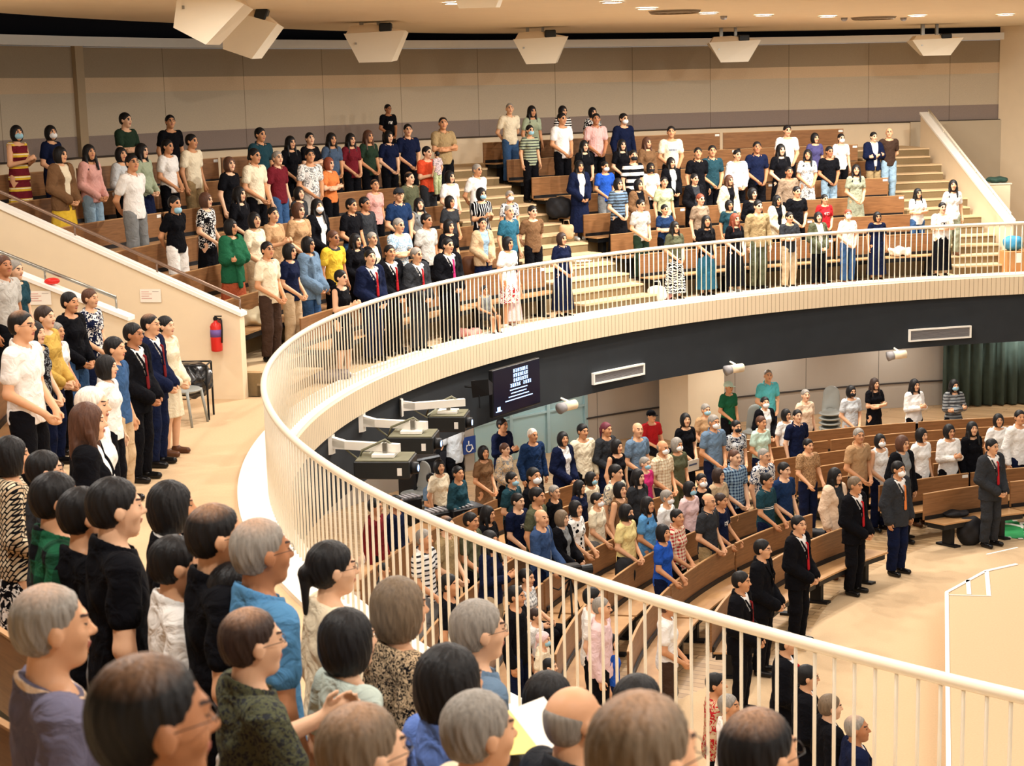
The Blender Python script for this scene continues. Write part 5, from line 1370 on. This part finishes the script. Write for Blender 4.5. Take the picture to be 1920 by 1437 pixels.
# ================================================================= ceiling housings
def vadd(p, q): return tuple(a+b for a, b in zip(p, q))
for i, (x, y, D_, wpx, hpx, lb) in enumerate(((705, 80, 31, 116, 72, 'white faceted ceiling housing, third from left'), (1013, 88, 35.5, 104, 62, 'white faceted ceiling housing near the middle of the ceiling edge'), (1374, 91, 38.5, 98, 50, 'white faceted ceiling housing, second from the right'), (1751, 84, 39.5, 96, 40, 'white faceted ceiling housing at far right'),
        (466, 55, 26, 108, 96, 'white faceted ceiling housing with bracket, second from left'), (392, 12, 22, 130, 124, 'large white faceted ceiling housing at the top left'), (895, -30, 21, 130, 90, 'white ceiling housing cut off by the top edge'))):
    d = ray(x, y); q = d*(D_/d[1])+np.array([0, 0, CZ]); W_ = wpx/F*D_; H_ = hpx/F*D_
    t = thing('ceiling_housing', lb, 'ceiling housing', tuple(q), math.atan2(-q[0], q[1])*-1*0, 'white housings hanging from the ceiling')
    tilt = .35 if i == 4 else (.5 if i == 5 else .0); cz, sz = math.cos(tilt), math.sin(tilt)
    def TR(P): return [(v[0]*cz+v[2]*sz, v[1], -v[0]*sz+v[2]*cz) for v in P]
    w2, h2 = W_/2, H_/2
    bot = [(-w2*.52, -.3, -h2), (w2*.5, -.34, -h2), (w2*.62, .3, -h2*.9), (-w2*.4, .3, -h2*.9)]; mid = [(-w2*.96, -.32, h2*.45), (w2*.98, -.36, h2*.55), (w2, .42, h2*.5), (-w2*.9, .42, h2*.4)]
    tp = [(-w2*.75, -.2, h2*.85), (-w2*.1, -.22, h2*.9), (w2*.1, .3, h2*.9), (-w2*.7, .3, h2*.85)]
    mb = MB(); mb.hexa(TR(bot+mid)); mb.build('shell', RAILW, t)
    mb = MB(); mb.hexa(TR([(v[0]*.93, v[1]*.93, v[2]) for v in mid]+tp)); mb.build('upper_shell', CREAM, t)
    mb = MB(); mb.box(w2*.15, w2*.55, -.34, -.1, h2*.5, h2*.95, 0, .02); mb.V = TR(mb.V); mb.build('spotlight', PB, t)
    up_ = 5.33-q[2]
    mb = MB(); mb.box(-w2*.5, -w2*.38, -.05, .05, h2*.5, max(up_, h2*.9)); mb.box(w2*.05, w2*.15, -.05, .05, h2*.6, max(up_, h2*.9)); mb.build('bracket', STEEL, t)
    mb = MB(); mb.box(-w2*.62, -w2*.56, -.345, -.325, -h2*.1, 0); mb.build('bolt', STEEL, t)
# round air diffusers and detectors
for (x, y, lb) in ((1265, 20, 'large round ceiling diffuser between the left downlights'), (1638, 32, 'large round ceiling diffuser between the right downlights')):
    q = atz(x, y, 5.33); t = thing('ceiling_diffuser', lb, 'air vent', tuple(q))
    DIF = mat('diffuser_dark', (140, 124, 104), .7, .03)
    for ro, ri, m in ((.46, .41, DIF), (.33, .27, DIF), (.2, .13, DIF), (.08, .01, DIF)):
        mb = MB(); n = 28
        for rr_, zz in ((ro, 0), (ri, -.05), (ro-.02, -.03)): mb.V += disc(rr_, zz, n)
        mb.F += [(i_, (i_+1) % n, n+(i_+1) % n, n+i_) for i_ in range(n)]+[(2*n+i_, 2*n+(i_+1) % n, n+(i_+1) % n, n+i_) for i_ in range(n)]; mb.mi += [0]*(2*n)
        mb.build('ring', m, t)
for (x, y, lb) in ((1357, 30, 'small ceiling detector right of the left diffuser'), (1583, 33, 'small ceiling detector left of the right diffuser'), (1694, 33, 'small ceiling detector right of the right diffuser')):
    q = atz(x, y, 5.33); t = thing('smoke_detector', lb, 'smoke detector', tuple(q)); mb = MB(); mb.lathe([(.03, -.07), (.06, -.05), (.07, 0)], 14); mb.build('body', VENT, t, True)
# ================================================================= things on the left walls
def planehit(x, y, deg):
    a = math.radians(deg); n = np.array([-math.sin(a), math.cos(a)]); d = ray(x, y); t_ = (n@np.array([CX, CY]))/(n@d[:2]); return d*t_+np.array([0, 0, CZ])
def wallframe(t, q, deg, off=.1):   # local x outward along the wall (to the left), y toward the viewer
    a = math.radians(deg); out = Vector((math.cos(a), math.sin(a), 0)); nrm = Vector((math.sin(a)*1, -math.cos(a)*1, 0)); 
    if nrm.y > 0: nrm = -nrm
    x = -out; p = Vector(q)+nrm*off
    t.matrix_world = Matrix(((x.x, nrm.x, 0, p.x), (x.y, nrm.y, 0, p.y), (0, 0, 1, p.z), (0, 0, 0, 1)))
RED = mat('red_enamel', (206, 44, 36), .3, .03, 8)
q = planehit(417, 655, 168.9); t = thing('fire_extinguisher', 'red fire extinguisher hanging on the left cream divider wall', 'fire extinguisher'); wallframe(t, q, 168.9, .20)
mb = MB(); mb.lathe([(.05, 0), (.075, .01), (.078, .03), (.078, .34), (.06, .38), (.025, .40), (.025, .42)], 20); mb.build('cylinder', RED, t, True)
mb = MB(); mb.lathe([(.0795, .20), (.0795, .30)], 20); mb.build('label', mat('extinguisher_label', (110, 84, 150), .5, .1, 20), t, True)
mb = MB(); mb.lathe([(.02, .42), (.03, .43), (.03, .46), (.015, .47)], 10); mb.box(-.01, .09, -.012, .012, .47, .485); mb.box(-.01, .085, -.012, .012, .44, .45); mb.build('valve', BLACK, t)
mb = MB(); mb.tube([(.02, 0, .45), (.09, .01, .43), (.095, .02, .3), (.088, .03, .12)], .011, 8); mb.build('hose', BLACK, t, True)
mb = MB(); mb.box(-.05, .05, -.10, -.07, .15, .42); mb.build('bracket', STEEL, t)
PAPER = mat('notice_paper', (244, 236, 222), .7, .01); INK = mat('notice_ink', (176, 160, 148), .8, 0); INKR = mat('notice_ink_red', (208, 150, 140), .8, 0)
for (x, y, dg, off, lb) in ((288, 553, 168.9, .1, 'small pale printed notice on the left cream divider wall'), (81, 557, 172.6, .1, 'small pale printed notice on the near cream wall behind people')):
    q = planehit(x, y, dg); t = thing('notice', lb, 'notice'); wallframe(t, q, dg, off+.004)
    mb = MB(); mb.box(-.15, .15, -.002, .002, -.09, .09); mb.build('sheet', PAPER, t)
    mb = MB()
    for i in range(4): mb.box(-.13, -.13+.11+.04*(i % 2), .002, .004, .05-i*.03, .058-i*.03)
    mb.build('print', INKR, t); mb = MB(); mb.box(.03, .12, .002, .004, .055, .062); mb.build('heading', INK, t)
# bin bag stand and stacked grey chairs by that wall
BAG = mat('black_plastic', (24, 24, 26), .25, .2, 10, spec=.6, bump=.5); GCH = mat('grey_plastic', (150, 152, 146), .5, .03, 8)
q = atz(392, 788, 0); t = thing('bin_stand', 'black bin bag hung on a grey frame by the left divider wall', 'bin', (q[0], q[1], 0))
bx = -.18
mb = MB()
for (x, y) in ((0, 0), (-.42, .05), (0, .36), (-.42, .4)): mb.tube([(x*1.05, y, 0), (x, y, .70)], .014, 6)
mb.tube([(0, 0, .70), (-.42, .05, .70), (-.42, .4, .70), (0, .36, .70), (0, 0, .70)], .012, 6); mb.build('frame', BLACK, t)
def bagfn(p): return el(p, (-.21, .2, .50), (.25, .23, .24))+.012*np.sin(p[:, 0]*40+p[:, 2]*25)+.01*np.sin(p[:, 1]*37-p[:, 2]*50)
V, Fq = surface(lambda p: smax(bagfn(p), p[:, 2]-.715, .01), (-.5, -.06, .2), (.08, .48, .76), .014); link('bag', npmesh('bag', V, Fq, [BAG]), t)
def chair(label, x, y, z, yaw, n=1, grp=None, sc=1.0):
    t = thing('plastic_chair', label, 'chair', (x, y, z), yaw, grp)
    for i in range(n):
        dz = i*.1
        def shell(p):
            q = p-np.array([0, 0, dz], f32)
            s1 = el(q, (0, .0, .44), (.23, .22, .045)); s2 = rc(q, (0, -.20, .50), (0, -.26, .80), .19, .17, (1, 2.6, 1))*.5
            return sm(s1, s2, .05)
        V, Fq = surface(lambda p: smax(shell(p), -el(p-np.array([0, 0, dz], f32), (0, .06, .50), (.20, .22, .06)), .01), (-.28, -.36, .36+dz), (.28, .26, 1.02+dz), .02)
        link('shell', npmesh('shell', V, Fq, [GCH]), t)
    for (sx, sy) in ((-1, -1), (1, -1), (-1, 1), (1, 1)):
        mb = MB(); mb.tube([(.2*sx, .2*sy, 0), (.17*sx, .14*sy, .44)], [.016, .02], 8); mb.build('leg', GCH, t, True)
    return t
q = atz(352, 800, 0); chair('grey plastic chair beside the black bin bag', q[0]-.05, q[1]+.15, 0, -1.9, 1)
q = hitcyl(1412, 800, 16.2); chair('single grey plastic chair by the lower back wall', q[0], q[1], FL, math.pi-.35, 1)
q = hitcyl(1556, 780, 15.7); chair('stack of grey plastic chairs at the lower back wall', q[0], q[1], FL, math.pi-.3, 4)
q = atz(775, 930, FL+.6); chair('stack of grey chairs beside the dark lectern at lower left', q[0], q[1], FL, math.pi-.8, 3)
# ================================================================= bags and loose things
def blob(name, label, cat, q, size, m, seed=0, yaw=0, handle=False, amp=.02):
    t = thing(name, label, cat, (q[0], q[1], q[2]), yaw); sx, sy, sz = size; r_ = random.Random(seed); ph = [r_.uniform(0, 6) for _ in range(6)]
    def fn(p):
        d = np.maximum(np.maximum(np.abs(p[:, 0])/sx*.5*2-1, np.abs(p[:, 1])/sy-1), np.abs(p[:, 2]-sz/2)/(sz/2)-1)*min(sx, sy, sz/2)
        e = el(p, (0, 0, sz*.5), (sx*1.12, sy*1.12, sz*.56)); d = smax(d, e, .03)
        return d+amp*(np.sin(p[:, 0]*26+ph[0])*np.sin(p[:, 2]*22+ph[1])+.6*np.sin(p[:, 1]*31+ph[2]))*.5
    V, Fq = surface(fn, (-sx*1.2, -sy*1.2, -.01), (sx*1.2, sy*1.2, sz*1.1), max(.008, min(size)*.08)); V[:, 2] = np.maximum(V[:, 2], 0.002); link('body', npmesh(name+'_body', V, Fq, [m]), t)
    if handle:
        mb = MB(); mb.tube([(-sx*.4, 0, sz*.9), (-sx*.3, 0, sz*1.25), (sx*.3, 0, sz*1.25), (sx*.4, 0, sz*.9)], .012, 8); mb.build('handle', m, t, True)
    return t
BLK = mat('bag_black', (24, 24, 28), .7, .15, 20, bump=.3); TANB = mat('bag_tan', (196, 160, 122), .7, .2, 14); WB = mat('bag_white', (240, 234, 224), .6, .05, 14, bump=.3)
PINKB = mat('bag_pink', (220, 150, 140), .7, .25, 12); BLUEB = mat('bag_blue', (64, 140, 176), .6, .15, 10); CARD = mat('cardboard', (190, 136, 84), .8, .05, 8); BRB = mat('bag_brown', (96, 62, 42), .6, .1, 12)
def onr(x, r0, z):   # on the walkway at radius r0, seen at picture column x
    d = ray(x, 560); ts = np.linspace(15, 45, 6000); P = d[None]*ts[:, None]; rr_ = np.hypot(P[:, 0]-CX, P[:, 1]-CY); i = int(np.argmin(np.abs(rr_-r0)+(P[:, 1] < 18)*9)); return (P[i][0], P[i][1], z)
def onrow(x, y, k, dz=.44, dr=.55):   # on the seat of far row k
    r, z = far_row(k); d = ray(x, y); ts = np.linspace(15, 50, 7000); P = d[None]*ts[:, None]+np.array([0, 0, CZ]); rr_ = np.hypot(P[:, 0]-CX, P[:, 1]-CY); i = int(np.argmin(np.abs(rr_-(r+dr))+(P[:, 1] < 18)*9)); return (P[i][0], P[i][1], z+dz)
blob('bag', 'crumpled white cloth bundle on the front pew end by the left divider', 'bag', onrow(482, 605, 1, .442), (.24, .16, .24), mat('cloth_pale', (232, 222, 190), .85, .1, 9, bump=.5), 1, .4, amp=.05)
blob('shopping_bag', 'white shopping bag standing at the foot of the middle stair', 'bag', onr(1232, 16.02, .002), (.18, .1, .32), WB, 2, 0, True)
blob('shopping_bag', 'pink and white bag beside the white shopping bag', 'bag', onr(1252, 16.0, .002), (.13, .09, .2), PINKB, 3, 0)
blob('bag', 'crumpled white bag on the front pew right of the navy dress', 'bag', onrow(1688, 455, 0, .442), (.24, .13, .18), WB, 4, .2, amp=.05)
blob('backpack', 'black backpack on a pew right of the middle stair', 'bag', onrow(1048, 372, 3, .442), (.26, .14, .42), BLK, 5)
blob('backpack', 'tan bag on the pew end beside the middle stair', 'bag', onrow(1062, 420, 2, .442), (.15, .1, .3), TANB, 6, 0, True)
blob('backpack', 'brown backpack on the pew right of the black collared shirts', 'bag', onrow(882, 470, 1, .442), (.16, .12, .36), BRB, 7)
blob('backpack', 'small black bag on a pew beside the green shawl', 'bag', onrow(411, 545, 1, .442), (.12, .1, .32), BLK, 8)
blob('bag', 'pink bag lying by the railing near the dark suits', 'bag', onr(872, 16.0, .004), (.26, .12, .14), PINKB, 9, .5, amp=.04)
blob('handbag', 'patterned bag lying behind the left bars of the railing', 'bag', onr(617, 16.0, .004), (.30, .16, .16), mat('bag_checked', (120, 110, 110), .7, .4, 30), 10, .4, amp=.04)
blob('bag', 'blue bag on top of the cardboard box at far right', 'bag', onr(1896, 16.2, .47), (.2, .16, .3), BLUEB, 11)
q = onr(1902, 16.2, 0); t = thing('cardboard_box', 'brown cardboard box behind the railing at far right', 'box', (q[0], q[1], 0), .2)
mb = MB(); mb.box(-.3, .3, -.2, .2, 0, .46, 0, .006); mb.build('carton', CARD, t); mb = MB(); mb.box(-.1, .04, -.204, -.2, .22, .42); mb.build('label', PAPER, t)
# reception counter behind the right divider
d = ray(1868, 396); q = d*(38.6/d[1])+np.array([0, 0, CZ]); t = thing('counter', 'cream counter behind the sloping wall of the right staircase', 'counter', tuple(q), .1)
mb = MB(); mb.box(-.25, .25, -.2, .3, -q[2], .62, 0, .01); mb.build('carcass', CREAM, t); mb = MB(); mb.box(-.27, .27, -.22, .32, .62, .65); mb.build('counter_top', RAILW, t)
blob('bag', 'dark green and black bag on the cream counter at far right', 'bag', (q[0], q[1], q[2]+.65), (.24, .14, .14), mat('bag_green_dark', (50, 76, 66), .7, .2, 10), 12)
mb = MB(); mb.box(-.16, .16, -.11, .11, 0, .012); link_ = mb.build('paper_sheets', PAPER, label='white papers lying on the pew end right of the middle stair', cat='paper'); link_.location = onrow(1090, 467, 1, .445); link_.rotation_euler = (0, 0, .5)
blob('cap', 'red cloth lying on top of the near left cream wall', 'cloth', (*planehit(98, 533, 172.6)[:2], planehit(98, 533, 172.6)[2]+.0), (.12, .05, .07), RED, 13, .3, amp=.04)
# small table with bright food behind the railing
q = atz(912, 605, .02); t = thing('side_table', 'small white table with orange things behind the railing', 'table', (q[0], q[1]+.25, 0))
mb = MB(); mb.box(-.28, .28, -.16, .16, .42, .45, 0, .01); mb.build('table_top', WHITE, t)
for sx in (-1, 1):
    for sy in (-1, 1): mb = MB(); mb.tube([(.24*sx, .12*sy, 0), (.24*sx, .12*sy, .42)], .012, 6); mb.build('leg', BLACK, t)
blob('toy_box', 'orange-red tray on the small white table', 'tray', (q[0]+.02, q[1]+.25, .451), (.16, .1, .09), mat('orange_plastic', (226, 84, 44), .5, .15, 14), 14)
# lower hall things
blob('backpack', 'black backpack on the floor beside the person in dark grey suit at right', 'bag', (*atz(1818, 1022, FL)[:2], FL), (.2, .14, .46), BLK, 15)
q = atz(1790, 968, FL+.45); blob('bag', 'black bag lying on the front pew left of the right-hand suit', 'bag', (q[0], q[1], FL+.442), (.22, .12, .1), BLK, 16)
blob('backpack', 'black rucksack on a pew above the railing at lower centre', 'bag', (*atz(1172, 1110, FL+.45)[:2], FL+.442), (.14, .12, .5), BLK, 17)
blob('bag', 'black bag lying on the pew behind the red tie suit', 'bag', (*atz(1535, 1008, FL+.45)[:2], FL+.442), (.24, .12, .14), BLK, 18)
GREEN = mat('green_mat', (44, 148, 82), .8, .05, 10)
P4 = [atz(*p, FL+.004) for p in ((1868, 966), (1925, 985), (1925, 1012), (1857, 1006))]; o = Vector(P4[0]); t = thing('floor_mat', 'green wheelchair space mat with white symbol at the right edge', 'mat', tuple(o))
mb = MB(); V = [Vector(p)-o for p in P4]; mb.hexa(V+[v+Vector((0, 0, .006)) for v in V]); mb.build('mat', GREEN, t)
mb = MB(); c0 = Vector(atz(1886, 992, FL+.012))-o; pts = [c0+Vector((.30*math.cos(i*.33), .30*math.sin(i*.33), 0)) for i in range(14)]; mb.tube(pts, .022, 6)
mb.tube([c0+Vector((.3, .0, 0)), c0+Vector((.34, .32, 0)), c0+Vector((.5, .34, 0))], .022, 6); mb.build('wheelchair_symbol', WHITE, t)
mb = MB()
for e0, e1 in ((0, 1), (1, 2), (2, 3), (3, 0)):
    A_, B_ = V[e0], V[e1]; n = max(2, int((B_-A_).length/.16))
    for i in range(n):
        p_ = A_+(B_-A_)*(i+.5)/n; mb.box(p_.x-.04, p_.x+.04, p_.y-.03, p_.y+.03, .006, .010)
mb.build('dotted_border', WHITE, t)
# wheelchair sign on the lower left wall
q = hitcyl(880, 835, 18.9); a = ang(q); t = thing('accessible_sign', 'blue square wheelchair sign at the lower left', 'sign'); placed(t, (q[0], q[1], q[2]), a)
mb = MB(); mb.box(-.17, .17, -.01, .01, -.17, .17); mb.build('panel', mat('sign_blue', (28, 62, 130), .5, .02), t)
mb = MB(); mb.tube([(-.02+.08*math.cos(i*.4+2.2), .014, -.05+.08*math.sin(i*.4+2.2)) for i in range(11)], .012, 6); mb.tube([(-.03, .014, .09), (-.03, .014, 0), (.05, .014, 0), (.09, .014, -.09)], .012, 6); mb.build('wheelchair_symbol', WHITE, t)
mb = MB(); mb.box(-.17, .17, -.06, .06, 0, .004); 
t = thing('paper_sign', 'white printed sign fixed to a pew back in the lower hall', 'sign'); q = atz(1299, 873, FL+.8); a = ang(q); placed(t, q, a)
mb = MB(); mb.box(-.17, .17, -.004, .004, -.1, .1); mb.build('sheet', PAPER, t); mb = MB(); mb.box(-.11, .11, .004, .006, .0, .03); mb.build('print', mat('ink_blue', (90, 100, 130), .8, 0), t)
# sound desk at the left of the lower hall
desk = thing('sound_desk', 'curved brown sound desk at the left of the lower hall', 'desk', pol(15.3, 163, FL))
def local(mb, o): mb.V = [tuple(Vector(v)-Vector(o)) for v in mb.V]; return mb
mb = local(MB().arc(lambda a: 14.75+.02*(a-155), lambda a: 14.79+.02*(a-155), FL, FL+1.0, 153, 171, 1), desk.location); mb.build('front_panel', WOOD, desk)
mb = local(MB().arc(lambda a: 14.8+.02*(a-155), lambda a: 15.4+.02*(a-155), FL+.84, FL+.87, 153, 171, 1), desk.location); mb.build('desk_top', WOODL, desk)
for (x, y, w_, h_, lb) in ((815, 962, .5, .26, 'black audio unit on the sound desk, left'), (868, 955, .6, .3, 'black audio unit on the sound desk, middle'), (760, 945, .4, .4, 'black monitor on the sound desk, far left')):
    q = atz(x, y+10, FL+.88); t = thing('audio_unit', lb, 'audio equipment', (q[0], q[1], FL+.872), .6)
    mb = MB(); mb.box(-w_/2, w_/2, -.2, .2, 0, h_*.5, 0, .015); mb.build('case', BLACK, t); mb = MB()
    for i in range(5): mb.box(-w_/2+.05+i*.08, -w_/2+.09+i*.08, -.15, .12, h_*.5, h_*.5+.02)
    mb.build('faders', VENT, t)
# dark speaker cabinets behind the desk
for (x, y, lb) in ((790, 900, 'tall black speaker cabinet behind the nearest projector'), (832, 872, 'black speaker cabinet at the lower left wall')):
    q = atz(x, y+80, FL); t = thing('speaker_cabinet', lb, 'speaker', (q[0], q[1], FL), .7); mb = MB(); mb.box(-.3, .3, -.25, .25, 0, 1.2, 0, .03); mb.build('cabinet', BLACK, t); mb = MB(); mb.box(-.25, .25, -.262, -.252, .1, 1.1); mb.build('grille', mat('speaker_grille', (30, 30, 36), .9, .1, 90), t)
# camera on tripod near the seated children
q = atz(1072, 1222, FL); t = thing('tripod_camera', 'black camera equipment on a tripod beside the crouching people', 'camera', (q[0], q[1], FL), .3)
for i in range(3):
    a_ = i*2.09+.3; mb = MB(); mb.tube([(.0, 0, 1.0), (.32*math.cos(a_), .32*math.sin(a_), 0)], .014, 6); mb.build('leg', BLACK, t)
mb = MB(); mb.box(-.14, .14, -.09, .09, 1.02, 1.2, 0, .02); mb.build('camera_body', BLACK, t); mb = MB(); mb.tube([(.14, 0, 1.11), (.3, 0, 1.11)], [.06, .07], 12); mb.build('lens', BLACK, t); mb = MB(); mb.tube([(0, 0, 1.0), (-.2, -.1, .9), (-.3, -.12, .95)], .01, 6); mb.build('pan_handle', BLACK, t)
# song sheet held in the foreground
d = ray(985, 1372); q = d*(4.9/d[1])+np.array([0, 0, CZ]); t = thing('song_booklet', 'white and yellow booklet held open between the front heads', 'booklet', tuple(q), .5)
mb = MB(); mb.hexa([(-.13, -.09, -.02), (.0, -.1, -.035), (.0, .1, .035), (-.13, .1, .05), (-.13, -.09, -.018), (.0, -.1, -.033), (.0, .1, .037), (-.13, .1, .052)]); mb.build('left_page', mat('page_yellow', (246, 226, 130), .7, .05, 8), t)
mb = MB(); mb.hexa([(.0, -.1, -.035), (.13, -.08, -.02), (.13, .11, .05), (.0, .1, .035), (.0, -.1, -.033), (.13, -.08, -.018), (.13, .11, .052), (.0, .1, .037)]); mb.build('right_page', PAPER, t)
# baby held against the red-orange shirt
for r in recs:
    if (r['x'], r['y']) == (800.0, 275.0) and 'root' in r:
        p = r['root']; yw = p.rotation_euler.z; sc = p.scale[0]
        cr = dict(label='small child in pastel patterned clothes held by person in red-orange T-shirt', pose='side', sex='f', hair='short:black', top='tee:palepink:floralgrey', bottom='trousers:palegreen', ext='', y=300, zone='U', hv=0)
        fx, fy = -math.sin(yw), math.cos(yw)
        build_person(cr, (p.location.x+fx*.27*sc, p.location.y+fy*.27*sc), p.location.z+.72*sc, .84, yw+math.pi, .011)
if DEBUG:
    print('VERTS', sum(len(m.vertices) for m in bpy.data.meshes), 'OBJ', len(bpy.data.objects))
